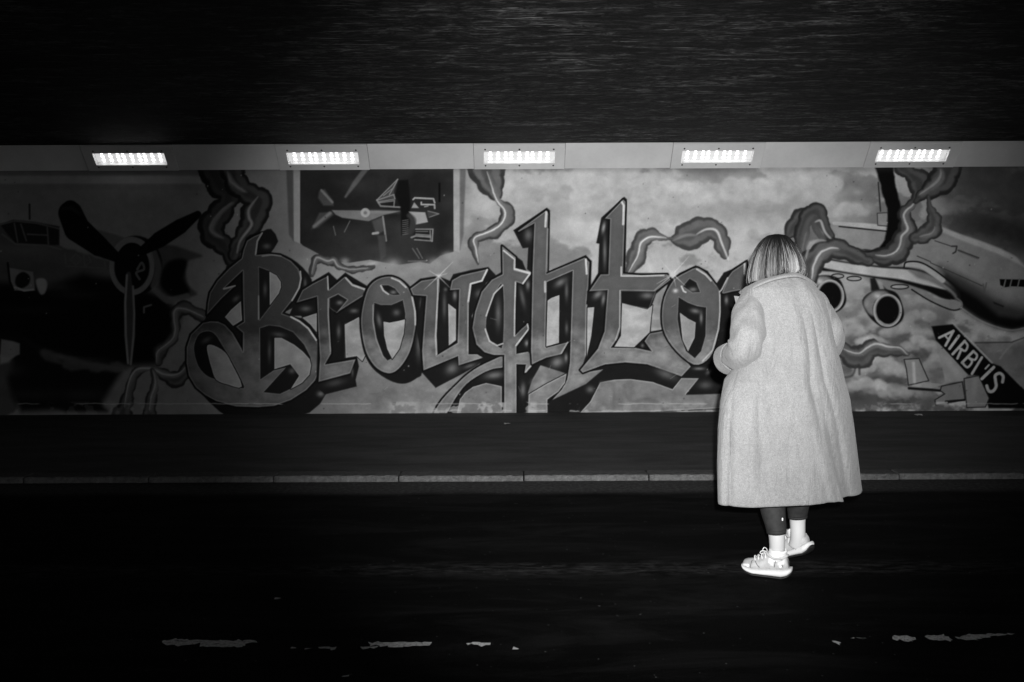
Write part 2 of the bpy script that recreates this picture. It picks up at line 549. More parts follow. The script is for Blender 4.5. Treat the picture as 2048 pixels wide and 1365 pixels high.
def sdf(P, pad, wob=0.0):
    P = np.asarray(P, np.float32)[:, :2]
    sl = region(P, pad)
    X, Y = XX[sl], YY[sl]
    if X.size == 0: return sl, X
    if wob:
        X = X + (NX[sl] - 0.5) * wob; Y = Y + (NY[sl] - 0.5) * wob
    d2 = np.full(X.shape, 1e12, np.float32)
    ins = np.zeros(X.shape, bool)
    n = len(P)
    for i in range(n):
        ax, ay = P[i]; bx, by = P[(i + 1) % n]
        ex, ey = bx - ax, by - ay
        L = ex * ex + ey * ey + 1e-9
        t = np.clip(((X - ax) * ex + (Y - ay) * ey) / L, 0, 1)
        dx = X - ax - t * ex; dy = Y - ay - t * ey
        np.minimum(d2, dx * dx + dy * dy, out=d2)
        if ay != by:
            ins ^= ((ay > Y) != (by > Y)) & (X < ex * (Y - ay) / ey + ax)
    d = np.sqrt(d2)
    return sl, np.where(ins, -d, d)

def blend(sl, al, tone):
    if callable(tone): tone = tone(sl)
    T[sl] = T[sl] * (1 - al) + tone * al

def fill(P, tone, soft=0.8, pid=None, alpha=1.0, wob=0.0):
    sl, d = sdf(P, soft + 2, wob)
    if d.size == 0: return
    al = np.clip(0.5 - d / (2 * soft), 0, 1)
    if soft > 2: al = al * al * (3 - 2 * al)
    blend(sl, al * alpha, tone)
    if pid is not None:
        IDM[sl][al > 0.5] = pid

def rim(P, off, w, tone, alpha=1.0, soft=0.7):
    sl, d = sdf(P, abs(off) + w + soft + 2)
    if d.size == 0: return
    al = np.clip((w + soft - np.abs(d - off)) / (2 * soft), 0, 1)
    blend(sl, al * alpha, tone)

def stroke(P, r, tone, soft=0.8, alpha=1.0, pid=None, wob=0.0, taper=False):
    A = np.asarray([p[:2] for p in P], np.float32)
    n = len(A)
    if np.ndim(r) == 0:
        rr = np.full(n, r, np.float32)
        if taper: rr = rr * np.clip(np.sin(np.linspace(0.05, np.pi - 0.05, n)) ** 0.6, 0.12, 1)
    else: rr = np.asarray(r, np.float32)
    sl = region(A, rr.max() + soft + 3)
    X, Y = XX[sl], YY[sl]
    if X.size == 0: return
    if wob:
        X = X + (NX[sl] - 0.5) * wob; Y = Y + (NY[sl] - 0.5) * wob
    best = np.full(X.shape, 1e6, np.float32)
    for i in range(n - 1):
        ax, ay = A[i]; bx, by = A[i + 1]
        ex, ey = bx - ax, by - ay
        L = ex * ex + ey * ey + 1e-9
        t = np.clip(((X - ax) * ex + (Y - ay) * ey) / L, 0, 1)
        d = np.sqrt((X - ax - t * ex) ** 2 + (Y - ay - t * ey) ** 2) - (rr[i] + (rr[i + 1] - rr[i]) * t)
        np.minimum(best, d, out=best)
    al = np.clip(0.5 - best / (2 * soft), 0, 1)
    if soft > 2: al = al * al * (3 - 2 * al)
    blend(sl, al * alpha, tone)
    if pid is not None: IDM[sl][al > 0.5] = pid

def glow(x, y, rx, ry, tone, alpha=1.0, ang=0.0):
    P = np.array([(x - 3 * max(rx, ry), y - 3 * max(rx, ry)), (x + 3 * max(rx, ry), y + 3 * max(rx, ry))])
    sl = region(P, 0)
    X, Y = XX[sl] - x, YY[sl] - y
    if X.size == 0: return
    c, s = math.cos(R(ang)), math.sin(R(ang))
    u, w = X * c + Y * s, -X * s + Y * c
    al = np.exp(-((u / rx) ** 2 + (w / ry) ** 2)) * alpha
    blend(sl, al, tone)

def cv_(view, pts, n=5, closed=False):
    return [tuple(p) for p in catmull(v(view, pts), n, closed)]

# --- sky and clouds
sky_t = 138 + (N1 - 0.5) * 60 + (N2 - 0.5) * 24
cl1 = sstep(0.475, 0.545, N1 * 0.55 + N2 * 0.45 + 0.10 * np.exp(-((XX - 1300) / 330) ** 2 - ((YY - 430) / 75) ** 2))
sky_t = sky_t + (cl1 * 34 - 8) * sstep(900, 1000, XX) * (1 - 0.5 * sstep(520, 620, YY))
sky_t -= 22 * sstep(640, 800, YY)
# right: heavier cumulus below the airliner
rr_ = sstep(1640, 1720, XX) * sstep(600, 690, YY)
cl2 = sstep(0.44, 0.58, N2 * 0.7 + N3 * 0.3 + 0.08 * (N1 - 0.5))
sky_t = sky_t * (1 - rr_) + rr_ * (88 + cl2 * 78)
dk = sstep(1820, 1960, XX) * (1 - sstep(470, 620, YY))
sky_t = sky_t * (1 - 0.38 * dk)
band = sstep(420, 470, XX) * 0
T[:] = sky_t
# left end: flat painted sky, paler strip along the top
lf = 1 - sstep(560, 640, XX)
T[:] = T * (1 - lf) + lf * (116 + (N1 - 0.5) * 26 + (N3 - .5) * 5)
for x0, x1, y0, y1, t_ in ((-300, 405, 340, 352, 105), (-300, 412, 352, 368, 148), (-300, 405, 369, 380, 108)):
    fill([(x0, y0), (x1, y0), (x1, y1), (x0, y1)], t_, 3.5, alpha=0.75)
for i_, (x, y, rx, ry, t_) in enumerate([(1190, 400, 40, 22, 188), (1235, 372, 34, 18, 186), (1120, 385, 45, 25, 176), (1330, 395, 48, 26, 190), (1395, 380, 45, 24, 188), (1440, 400, 40, 22, 184), (1490, 392, 40, 24, 190), (1560, 380, 60, 30, 184), (1640, 375, 45, 26, 190), (1680, 420, 40, 20, 186), (1300, 430, 60, 14, 182), (1500, 465, 45, 16, 184), (1060, 440, 40, 30, 168), (1130, 470, 40, 22, 162), (1000, 410, 40, 40, 150), (1470, 480, 30, 14, 180)]):
    glow(x, y, rx, ry, t_, 0.55)
for i_ in range(150):
    x = rng.uniform(1020, 1740); y = rng.normal(400, 30)
    glow(x, y, rng.uniform(8, 20), rng.uniform(6, 13), rng.choice([186, 178, 150, 192, 140]), 0.38)
for i_ in range(190):
    x = rng.uniform(1640, 1900); y = rng.uniform(640, 790)
    glow(x, y, rng.uniform(6, 16), rng.uniform(4, 10), rng.choice([186, 168, 100, 80, 150]), 0.42)
# billowing cumulus: stacked puffs, pale on top, dark beneath
def cumulus(cx, cy, w, h, n, lt, dkt, seed):
    r = np.random.default_rng(seed)
    glow(cx, cy + h * 0.55, w * 0.9, h * 0.45, dkt, 0.75)
    for k in range(n):
        t = r.uniform(-1, 1); top = (1 - t * t)
        x = cx + t * w; y = cy - top * h * r.uniform(0.1, 0.75); q = r.uniform(0.16, 0.34) * h + 3
        P = [(x + q * 1.25 * math.cos(u), y + q * math.sin(u)) for u in np.linspace(0, 6.283, 14, endpoint=False)]
        fill(P, lt - r.uniform(0, 22) - 16 * (y - cy + h * .6) / h, 4.0, alpha=0.72, wob=7)
        glow(x + q * 0.25, y + q * 0.8, q * 0.8, q * 0.45, dkt, 0.28)
for i_, (cx, cy, w, h, n, lt, dkt) in enumerate([(1090, 400, 70, 46, 16, 176, 138), (1215, 395, 60, 48, 18, 186, 150), (1345, 400, 75, 44, 20, 192, 150), (1430, 405, 55, 36, 14, 188, 146), (1500, 398, 60, 50, 18, 190, 148), (1620, 392, 70, 56, 20, 190, 150), (1560, 470, 60, 22, 10, 184, 150), (1290, 445, 60, 20, 10, 178, 150), (1700, 430, 40, 26, 10, 186, 148),
    (1690, 668, 40, 26, 14, 176, 84), (1740, 690, 34, 20, 12, 182, 78), (1810, 668, 46, 26, 16, 172, 92), (1850, 640, 44, 20, 12, 164, 110), (1840, 700, 36, 26, 16, 182, 74), (1880, 735, 26, 30, 12, 168, 76), (1760, 745, 44, 34, 20, 184, 66), (1725, 780, 50, 26, 20, 182, 70), (1800, 790, 40, 22, 14, 160, 76), (1960, 680, 60, 12, 8, 140, 108)]):
    cumulus(cx, cy, w, h, n, lt, dkt, 40 + i_)
# fine paint mottling low on the wall
T[:] += (N3 - 0.5) * 22 * sstep(600, 700, YY) * sstep(600, 800, XX)

# --- bomber (11)
PB = 11
fill(cv_('B', [(-400, -420), (0, -420), (300, -330), (560, -210), (760, -150), (1050, -60), (1230, 40), (1240, 700), (1150, 880), (880, 850), (560, 760), (380, 740), (120, 1000), (120, 1300), (-500, 1300)], 4, True), 72, 3, PB, wob=6)
fill(v('B', [(-600, 130), (0, 120), (450, 160), (760, 40), (1100, 100), (1500, 250), (1640, 420), (1560, 640), (1420, 860), (1240, 870), (900, 860), (560, 770), (380, 740), (200, 640), (-600, 620)]), 14, 14, PB)
fill(v('B', [(-600, 640), (0, 780), (120, 830), (70, 980), (110, 1150), (200, 1290), (900, 1250), (1100, 930), (800, 880), (500, 800), (380, 740), (200, 600), (-600, 560)]), 20, 10, PB)
stroke(cv_('B', [(380, 745), (560, 850), (800, 890), (1000, 880), (1140, 890)]), [3, 9, 11, 8, 5] * 4 + [5], 76, 5, 0.8, PB)
fill(v('B', [(520, 1250), (700, 1160), (900, 1200), (980, 1290), (600, 1290)]), 22, 8, PB)
for x, y, rx, ry, t_, a_ in ((60, 500, 60, 14, 96, .6), (170, 520, 60, 16, 84, .6), (40, 545, 50, 10, 60, .6), (150, 590, 60, 10, 50, .5), (120, 575, 30, 8, 70, .5), (210, 545, 30, 12, 92, .5), (60, 620, 60, 10, 34, .6), (180, 720, 40, 6, 60, .5), (60, 790, 60, 12, 52, .5), (170, 790, 50, 14, 58, .5), (20, 740, 30, 14, 70, .5)):
    glow(x, y, rx, ry, t_, a_)
# cockpit glazing
fill(v('A', [(0, 860), (120, 820), (320, 840), (540, 880), (540, 1050), (400, 1050), (140, 1030), (60, 940)]), 34, 2.5, PB)
for ln in ([(0, 865), (130, 830), (330, 850), (540, 900)], [(130, 850), (160, 1020)], [(190, 860), (240, 1010)], [(250, 950), (430, 960)], [(430, 890), (440, 1040)], [(20, 950), (140, 1040), (420, 1050), (560, 1090)]):
    stroke(v('A', ln), 1.6, 96, 1.2, 0.8, PB)
stroke(v('A', [(268, 680), (270, 810)]), 2, 45, 1, 1, PB)
# nose window and guns
fill(v('B', [(80, -20), (300, 20), (320, 190), (130, 190), (95, 100)]), 110, 1.5, PB)
fill(cv_('B', [(150, 60), (210, 20), (270, 60), (260, 130), (190, 170), (140, 130)], 4, True), 24, 2, PB)
stroke(v('B', [(70, -60), (90, 110), (120, 180)]), 2, 20, 1, 1, PB)
stroke(v('B', [(135, 160), (220, 190), (300, 180)]), 2, 150, 1, 1, PB)
fill(cv_('B', [(330, 90), (400, 80), (430, 130), (410, 210), (370, 225), (340, 170)], 4, True), 140, 2, PB)
fill(v('B', [(10, 630), (120, 650), (180, 670), (180, 770), (110, 800), (0, 790)]), 118, 2, PB)
fill(v('B', [(0, 780), (130, 790), (80, 840), (0, 860)]), 128, 4, PB)
# wing strut lattice
for ln in ([(590, 1120), (600, 1220)], [(760, 1130), (770, 1240)], [(640, 1180), (690, 1130), (740, 1180), (690, 1230), (640, 1180)], [(800, 1140), (830, 1195), (780, 1240)], [(945, 1160), (960, 1250)], [(600, 1240), (960, 1260)]):
    stroke(v('A', ln), 1.5, 88, 1, 0.8, PB)
# engine, cowling ring, propeller
fill(cv_('A', [(1380, 1060), (1560, 1050), (1720, 1100), (1840, 1150), (1700, 1200), (1690, 1300), (1720, 1420), (1790, 1500), (1600, 1530), (1400, 1450), (1340, 1250)], 4, True), 70, 4, PB)
fill(cv_('A', [(1500, 1240), (1600, 1180), (1700, 1200), (1670, 1350), (1720, 1480), (1560, 1510), (1460, 1400)], 4, True), 16, 6, PB)
fill(cv_('A', [(860, 920), (1000, 940), (1150, 1000), (1050, 1080), (900, 1060)], 4, True), 88, 3, PB)
ell = lambda cx, cy, rx, ry, n=36, a0=0: [(cx + rx * math.cos(t + a0), cy + ry * math.sin(t + a0)) for t in np.linspace(0, 2 * math.pi, n, endpoint=False)]
fill(v('A', ell(1235, 1235, 240, 270)), 16, 2, PB)
rim(np.array(v('A', ell(1200, 1240, 180, 240))), 0, 6, 118, 0.9, 1.2)
fill(v('A', ell(1200, 1250, 160, 200)), 16, 2, PB)
stroke(cv_('A', [(1250, 1270), (1290, 1210), (1310, 1270), (1240, 1300), (1270, 1360)]), 2.5, 110, 1, 0.8, PB)
stroke(cv_('A', [(1400, 1120), (1440, 1260), (1400, 1420)]), 7, 96, 3, 0.8, PB)
stroke(v('A', [(640, 720), (640, 760), (700, 900), (900, 1060), (1060, 1160)]), [17, 24, 26, 20, 10], 12, 1.5, 1, PB)
stroke(v('A', [(1800, 770), (1640, 880), (1450, 1000), (1300, 1100)]), [7, 15, 16, 9], 12, 1.5, 1, PB)
stroke(v('A', [(570, 720), (640, 710), (720, 760)]), 4, 40, 3, 0.7, PB)
stroke(v('B', [(1170, 40), (1175, 300), (1180, 600), (1178, 860)]), [5, 10.5, 11.5, 4], 60, 1.2, 1, PB)
stroke(v('B', [(1155, 50), (1140, 300), (1145, 600), (1165, 850)]), 2, 128, 1.4, 1, PB)
stroke(v('B', [(1210, 150), (1222, 400), (1215, 600), (1190, 860)]), 2, 120, 1.4, 1, PB)
stroke(cv_('B', [(1420, 190), (1520, 280), (1620, 260), (1700, 240)]), 6, 96, 3, 0.9, PB)
stroke(v('B', [(1310, 390), (1310, 340), (1375, 320)]), 2, 110, 1.2, 0.9, PB)

# --- smoke / lightning ribbons (14)
PR = 14
def ribbon(path, rad, core=None, dark=34, body=86, light=190, cw=1.6):
    P = catmull(path, 6); rr = catmull([(r, 0) for r in rad], 6)[:, 0]
    rr = np.clip(rr, 0.6, None)
    rr = rr * (1 + 0.16 * np.sin(np.arange(len(rr)) * 1.1) * (rr > 4))
    stroke(P, rr + 1.0, dark, 1.3, 0.96, PR, wob=6)
    stroke(P + np.array((1.0, -0.6)), rr * 0.74, body + 8, 3.2, 0.92, wob=5)
    stroke(P + np.array((-1.5, 1.2)), rr * 0.30, dark + 14, 3.5, 0.6, wob=5)
    if core is not None:
        Q = catmull(core, 6)
        stroke(Q + np.array((2.2, 1.2)), cw * 3.4, 122, 4.0, 0.7, taper=True, wob=4)
        stroke(Q, cw, light, 1.2, 0.9, taper=True, wob=3)
ribbon(v('C', [(400, 330), (450, 480), (540, 590), (470, 740), (380, 860), (390, 960), (490, 1050), (560, 1180), (570, 1290)]), [30, 26, 19, 22, 24, 22, 18, 13, 10], v('C', [(560, 660), (440, 760), (370, 880), (390, 940), (470, 980)]), 24, 50, 110)
ribbon(v('C', [(560, 330), (600, 480), (700, 570), (810, 640), (770, 760), (740, 860), (680, 960), (610, 1060), (580, 1150)]), [22, 22, 20, 23, 24, 20, 17, 14, 10], v('C', [(520, 380), (560, 480), (680, 560)]), 24, 60, 120)
stroke(cv_('C', [(800, 610), (720, 720), (720, 800), (740, 870), (640, 1010), (610, 1120)]), 3.0, 140, 2, 0.9, taper=True)
ribbon(v('B', [(1860, 430), (1700, 350), (1610, 380), (1590, 500), (1570, 620), (1460, 740), (1440, 860)]), [10, 12, 12, 9, 9, 12, 4], v('B', [(1850, 430), (1700, 360), (1590, 370), (1590, 550), (1560, 640), (1440, 740), (1420, 850)]), 40, 70, 150)
ribbon(v('B', [(1720, 880), (1620, 1000), (1500, 960), (1380, 900), (1250, 930), (1190, 1050), (1150, 1200), (1110, 1330)]), [12, 15, 10, 4, 8, 8, 12, 18], v('B', [(1700, 870), (1620, 950), (1500, 950), (1360, 900), (1230, 920), (1160, 1070), (1130, 1250)]), 38, 80, 160)
ribbon(v('B', [(1390, 920), (1410, 1050), (1380, 1150), (1360, 1330)]), [4, 6, 9, 14], v('B', [(1390, 920), (1415, 1040), (1380, 1140), (1360, 1280)]), 40, 80, 150)
ribbon(v('E', [(1330, 330), (1360, 450), (1410, 570), (1440, 650), (1520, 730), (1510, 830), (1400, 930), (1240, 985), (1215, 1050), (1255, 1225)]), [34, 26, 13, 4, 12, 13, 12, 8, 9, 1], v('E', [(1335, 380), (1390, 550), (1430, 650), (1500, 740), (1480, 840), (1380, 920), (1225, 985), (1240, 1100), (1258, 1210)]), 46, 92, 205, 1.9)
ribbon(v('G', [(1085, 1295), (1140, 1180), (1170, 1080), (1210, 990), (1290, 950), (1380, 980), (1450, 992), (1530, 1000), (1640, 960), (1740, 910), (1830, 900), (1900, 960), (1940, 1080), (1960, 1160)]), [5, 17, 14, 15, 11, 5, 2, 12, 26, 22, 18, 16, 12, 3], v('G', [(1080, 1295), (1160, 1150), (1185, 1040), (1260, 975), (1350, 975), (1420, 985)]), 58, 92, 205, 1.9)
stroke(cv_('G', [(1700, 950), (1790, 905), (1880, 920), (1930, 1040), (1990, 1190)]), 2.4, 205, 1.8, 0.9, taper=True)
stroke(cv_('G', [(1480, 1010), (1600, 960), (1700, 960)]), 3, 140, 3, 0.7, taper=True)

# --- airliner (12)
for x, y, rx, ry, t_, a_ in ((1990, 455, 60, 26, 48, .85), (1930, 445, 40, 14, 60, .7), (2060, 480, 60, 40, 40, .8), (1960, 380, 70, 26, 84, .5), (1900, 400, 30, 18, 92, .4)):
    glow(x, y, rx, ry, t_, a_)
PA = 12
fill(cv_('J', [(140, 860), (420, 860), (680, 900), (930, 840), (1150, 885), (1320, 950), (1520, 1015), (1700, 1085), (1840, 1155), (1930, 1250), (1990, 1400), (2010, 1600), (1960, 1760), (1830, 1815), (1700, 1800), (1500, 1700), (1340, 1600), (1200, 1400), (900, 1300), (500, 1250), (100, 1180), (60, 1000)], 4, True), 140, 2, PA)
fill(v('J', [(1150, 880), (1330, 950), (1520, 1015), (1700, 1085), (1840, 1160), (1930, 1260), (1860, 1220), (1650, 1120), (1350, 1010), (1160, 930)]), 176, 3, PA)
glow(1985, 480, 45, 30, 50, 0.0)
fill(v('K', [(1150, -30), (1350, 60), (1560, 190), (1760, 300), (1911, 330), (2020, 300), (2010, 430), (1911, 525), (1800, 545), (1650, 510), (1500, 440), (1340, 330), (1290, 200), (1180, 80)]), 58, 16, PA)
fill(v('K', [(1200, 60), (1330, 160), (1500, 270), (1680, 420), (1850, 450), (2000, 420), (1911, 525), (1800, 545), (1650, 510), (1500, 440), (1340, 330), (1270, 170)]), 12, 9, PA)
glow(1628 + 1700 / 4.55, 540 + 230 / 4.55, 26, 14, 128, 0.5, 20); glow(1628 + 1860 / 4.55, 540 + 290 / 4.55, 14, 18, 120, 0.5)
stroke(cv_('K', [(1345, 350), (1500, 455), (1660, 520), (1800, 550), (1911, 530)]), 1.5, 150, 1.3, 0.8)
fill(v('K', [(1690, 85), (1911, 90), (2020, 130), (2020, 160), (1800, 150), (1740, 160), (1695, 140)]), 10, 1, PA)
for xx in (1735, 1790, 1860, 1930): stroke(v('K', [(xx + 10, 85), (xx - 8, 160)]), 1.4, 120, 0.8, 1)
for ln in ([(1100, 1010), (1250, 1060)], [(1310, 1095), (1500, 1165)], [(940, 1150), (1060, 1200)], [(1060, 1210), (1330, 1330), (1530, 1420)]):
    stroke(v('J', ln), 1.1, 62, 0.8, 0.9, PA)
stroke(v('J', [(1320, 1100), (1490, 1168)]), 2.2, 70, 1.2, 0.6)
stroke(v('J', [(1255, 1060), (1300, 1060), (1290, 1110), (1265, 1125)]), 1.6, 50, 0.8, 0.9)
fill(v('K', [(1630, 290), (1730, 330), (1720, 340), (1640, 310)]), 30, 1.5)
stroke(v('K', [(1540, 130), (1550, 210), (1570, 120)]), 1.2, 80, 1, 0.7)
# tailplane bar behind, fin box
stroke(v('J', [(180, 850), (430, 870), (680, 900)]), [3, 5, 7], 178, 1, 1, PA)
stroke(v('J', [(230, 880), (430, 900), (680, 925)]), 1.5, 36, 0.9, 1, PA)
fill(v('J', [(575, 760), (670, 755), (690, 880), (580, 870)]), 140, 1.2, PA); rim(np.array(v('J', [(575, 760), (670, 755), (690, 880), (580, 870)])), 0, 1, 45, 0.8)
# wing
fill(cv_('K', [(40, -110), (300, -70), (640, -30), (860, -20), (1030, 20), (1180, 110), (1290, 200), (1310, 265), (1200, 265), (1050, 200), (800, 120), (520, 70), (200, 20), (60, 0)], 4, True), 20, 2.5, PA)
fill(cv_('K', [(60, -95), (300, -60), (600, -20), (860, 0), (1000, 50), (1130, 130), (1200, 180), (1050, 150), (800, 90), (520, 55), (200, 5), (70, -30)], 4, True), 184, 2.5, PA)
fill(cv_('K', [(860, 0), (1020, 30), (1180, 120), (1290, 220), (1290, 265), (1230, 200), (1080, 120), (940, 70)], 4, True), 120, 4, PA)
fill(cv_('K', [(1000, 150), (1180, 190), (1270, 260), (1150, 250)], 4, True), 14, 4, PA)
stroke(cv_('J', [(830, 1220), (960, 1230), (1060, 1290), (1170, 1370)]), 5.5, 168, 1.5, 1, PA)
stroke(cv_('J', [(820, 1250), (840, 1205), (960, 1205), (1080, 1265), (1220, 1370), (1300, 1440), (1330, 1520)]), 1.6, 24, 1, 1, PA)
fill(cv_('K', [(900, 180), (1000, 230), (1150, 270), (1330, 290), (1340, 350), (1230, 365), (1060, 280)], 4, True), 132, 1.5, PA)
stroke(cv_('K', [(890, 180), (1060, 285), (1250, 365), (1335, 355)]), 1.4, 20, 1, 1, PA)
stroke(cv_('K', [(1300, 260), (1345, 300), (1335, 355)]), 1.4, 110, 1, 1, PA)
for (a0, b0) in (((160, 40), (270, 75)), ((300, 60), (430, 100)), ((700, 130), (860, 180))):
    cx, cy = (a0[0] + b0[0]) / 2, (a0[1] + b0[1]) / 2
    q = v('K', ell(cx, cy, (b0[0] - a0[0]) / 2, 20)); fill(q, 160, 1, PA); rim(np.array(q), 0, 1.2, 22, 0.9)
# engines
def engine(cx, cy, sc, tilt=0):
    e = lambda x, y: (cx + x * sc, cy + y * sc)
    fill(catmull([e(-200, -90), e(-110, -175), e(20, -190), e(120, -150), e(170, -30), e(175, 60), e(120, 130), e(30, 160), e(-60, 130), e(-150, 40)], 4, True), 20, 1.5, PA)
    fill(catmull([e(-190, -80), e(-110, -165), e(0, -180), e(60, -120), e(-60, -100), e(-100, -20), e(-90, 50), e(-150, 20)], 4, True), 118, 4, PA)
    glow(*e(-60, -130), 9 * sc * 4.5, 6 * sc * 4.5, 200, 0.8, 20)
    glow(*e(-160, -60), 5 * sc * 4.5, 9 * sc * 4.5, 160, 0.5, 20)
    fill([e(130 * math.cos(t) + 30, 150 * math.sin(t)) for t in np.linspace(0, 6.283, 40)], 132, 1.2, PA)
    rim(np.array([e(130 * math.cos(t) + 30, 150 * math.sin(t)) for t in np.linspace(0, 6.283, 40)]), -1.5, 1.6, 188, 0.6)
    fill([e(104 * math.cos(t) + 30, 126 * math.sin(t) - 2) for t in np.linspace(0, 6.283, 40)], 10, 1.5, PA)
    stroke([e(-40, 100), e(0, 128), e(30, 134)], 2.0, 150, 1.2, 0.9)
fill(v('K', [(510, 80), (560, 70), (640, 160), (690, 200), (600, 220), (520, 190)]), 30, 2, PA)
fill(v('K', [(560, 80), (620, 110), (640, 180), (600, 180)]), 150, 2, PA)
engine(1628 + 640 / 4.55, 540 + 370 / 4.55, 1 / 4.55)
engine(1628 + 115 / 4.55, 540 + 240 / 4.55, 1 / 4.55)
# ribbons over the airliner
fill(v('J', [(560, 330), (720, 330), (740, 500), (790, 680), (810, 820), (830, 930), (700, 1080), (560, 1110), (640, 1000), (670, 850), (670, 720), (620, 560)]), 12, 2, PR, wob=4)
stroke(v('J', [(585, 480), (605, 740)]), 1.4, 45, 1)
ribbon(v('J', [(800, 330), (900, 420), (960, 470), (940, 600), (880, 680), (820, 760), (850, 900), (800, 1020), (740, 1120), (600, 1160), (420, 1130), (200, 1050), (80, 960), (20, 840), (-60, 780), (-150, 850), (-230, 960)]), [16, 14, 22, 10, 8, 12, 16, 20, 22, 16, 10, 9, 10, 12, 16, 18, 8], v('J', [(560, 1140), (690, 1140), (770, 1080), (800, 970), (855, 900), (815, 770), (900, 680), (960, 590)]), 40, 78, 190, 2.2)
ribbon(v('J', [(1220, 320), (1180, 440), (1080, 530), (980, 590), (920, 650)]), [26, 26, 18, 9, 4], v('J', [(960, 590), (1060, 520), (1140, 440), (1150, 360)]), 36, 80, 150, 2.4)
ribbon(v('J', [(1045, 610), (1060, 720), (1090, 800), (1080, 900), (1000, 960), (920, 980)]), [3, 6, 12, 16, 15, 10], v('J', [(960, 970), (1070, 940), (1100, 880)]), 50, 88, 140)
stroke(cv_('J', [(20, 820), (60, 900), (110, 970), (190, 1010), (320, 1070), (460, 1100)]), 2.2, 200, 1.5, 0.9, taper=True)
stroke(cv_('J', [(0, 740), (70, 750), (110, 900), (200, 1000), (330, 1060), (480, 1110), (580, 1080)]), 2.0, 30, 1.4, 0.95)
ribbon(v('I', [(1090, 1180), (1100, 980), (1150, 800), (1240, 740), (1300, 840), (1360, 960)]), [10, 12, 14, 16, 11, 8], v('I', [(1110, 1140), (1130, 1000), (1150, 930)]), 36, 72, 180, 1.8)
fill(cv_('I', [(1140, 840), (1230, 790), (1300, 900), (1330, 1000), (1180, 1020), (1120, 1180), (1080, 1060)], 4, True), 84, 4, PR, alpha=0.75)
stroke(cv_('I', [(1230, 840), (1280, 830), (1320, 930), (1400, 1020)]), 2.4, 180, 1.6, 0.9, taper=True)
ribbon(v('I', [(1150, 1365), (1180, 1230), (1280, 1120), (1420, 1080), (1600, 1150), (1720, 1200)]), [18, 22, 20, 18, 14, 8], v('I', [(1200, 1360), (1215, 1240), (1270, 1130), (1350, 1080), (1440, 1080)]), 44, 84, 195, 2.4)
stroke(cv_('I', [(1140, 1190), (1180, 1060), (1260, 1010), (1330, 1010)]), 3.2, 150, 2.2, 0.85, taper=True)
ribbon(v('K', [(260, 720), (340, 790), (430, 800), (520, 720), (640, 730), (760, 740), (850, 770)]), [12, 18, 20, 16, 12, 9, 3], v('K', [(270, 720), (400, 760), (480, 710), (570, 672), (680, 700), (780, 710), (845, 770)]), 52, 84, 195, 2)
stroke(cv_('K', [(280, 980), (350, 960), (380, 880)]), 2, 60, 2, 0.8); stroke(v('K', [(410, 870), (415, 950)]), 2.2, 56, 2, 0.8)

# --- tail fin with its lettering (13) and tailplane pieces
PT = 13
stroke(v('K', [(1260, 495), (1430, 655), (1620, 845)]), 2.2, 168, 1.2, 1, PT)
stroke(v('K', [(1470, 665), (1800, 660), (1911, 620), (2100, 540)]), 1.5, 66, 1.2, 0.9)
fill(v('K', [(1480, 675), (1800, 670), (2100, 560), (2300, 800), (2300, 1180), (1911, 1080), (1700, 880), (1620, 840)]), 118, 2.5, PT, alpha=0.85)
stroke(cv_('K', [(1690, 810), (1790, 690), (1911, 630)]), 1.6, 150, 1.6, 0.6)
fill(v('K', [(1070, 515), (1262, 495), (1440, 680), (1610, 850), (1700, 880), (1911, 1090), (2060, 1240), (2060, 1262), (1590, 1260), (1500, 965), (1400, 955), (1110, 640)]), 12, 1.5, PT)
fill(v('K', [(1105, 650), (1400, 955), (1360, 1010), (1200, 1035), (1160, 860)]), 142, 1.5, PT)
glow(1628 + 1270 / 4.55, 540 + 900 / 4.55, 8, 30, 168, 0.6, -35)
fill(v('K', [(820, 815), (955, 808), (1045, 1010), (860, 1050), (840, 900)]), 138, 1.2, PT)
rim(np.array(v('K', [(820, 815), (955, 808), (1045, 1010), (860, 1050), (840, 900)])), 0, 1.2, 36, 0.85)
stroke(v('K', [(905, 850), (915, 1020)]), 3, 185, 2.4, 0.8)
fill(v('K', [(870, 1070), (1000, 1025), (1190, 1040), (1060, 1085)]), 150, 1.2, PT)
stroke(v('K', [(865, 1078), (1060, 1092), (1150, 1100)]), 2.6, 22, 1.4, 1, PT)
fill(v('K', [(1160, 1060), (1350, 1020), (1375, 1180), (1240, 1210), (1110, 1230), (1100, 1185), (1190, 1130), (1150, 1100)]), 118, 1.2, PT)
rim(np.array(v('K', [(1160, 1060), (1350, 1020), (1375, 1180), (1240, 1210), (1110, 1230), (1100, 1185), (1190, 1130), (1150, 1100)])), 0, 1.2, 28, 0.8)
stroke(v('K', [(1200, 1200), (1370, 1185)]), 2.2, 24, 1, 1)
stroke(v('K', [(1120, 1215), (1200, 1215)]), 3, 190, 1.6, 0.7)
fill(v('K', [(1365, 990), (1500, 965), (1595, 1170), (1560, 1250), (1390, 1255)]), 128, 1.2, PT)
rim(np.array(v('K', [(1365, 990), (1500, 965), (1595, 1170), (1560, 1250), (1390, 1255)])), 0, 1.2, 30, 0.8)
glow(1628 + 1460 / 4.55, 540 + 1060 / 4.55, 6, 16, 158, 0.5)
def tl(P, r=3.0): stroke(v('K', P), r * 0.86, 176, 0.9, 1.0, PT)
tl([(1140, 618), (1268, 558)], 3.0); tl([(1268, 558), (1197, 690)], 3.0); tl([(1196, 602), (1228, 640)], 2.2)
tl([(1318, 602), (1234, 718)], 3.3)
tl([(1372, 648), (1262, 768)], 3.2); tl(catmull([(1370, 650), (1398, 690), (1376, 738), (1326, 716)], 4), 2.7); tl([(1342, 722), (1306, 806)], 3.0)
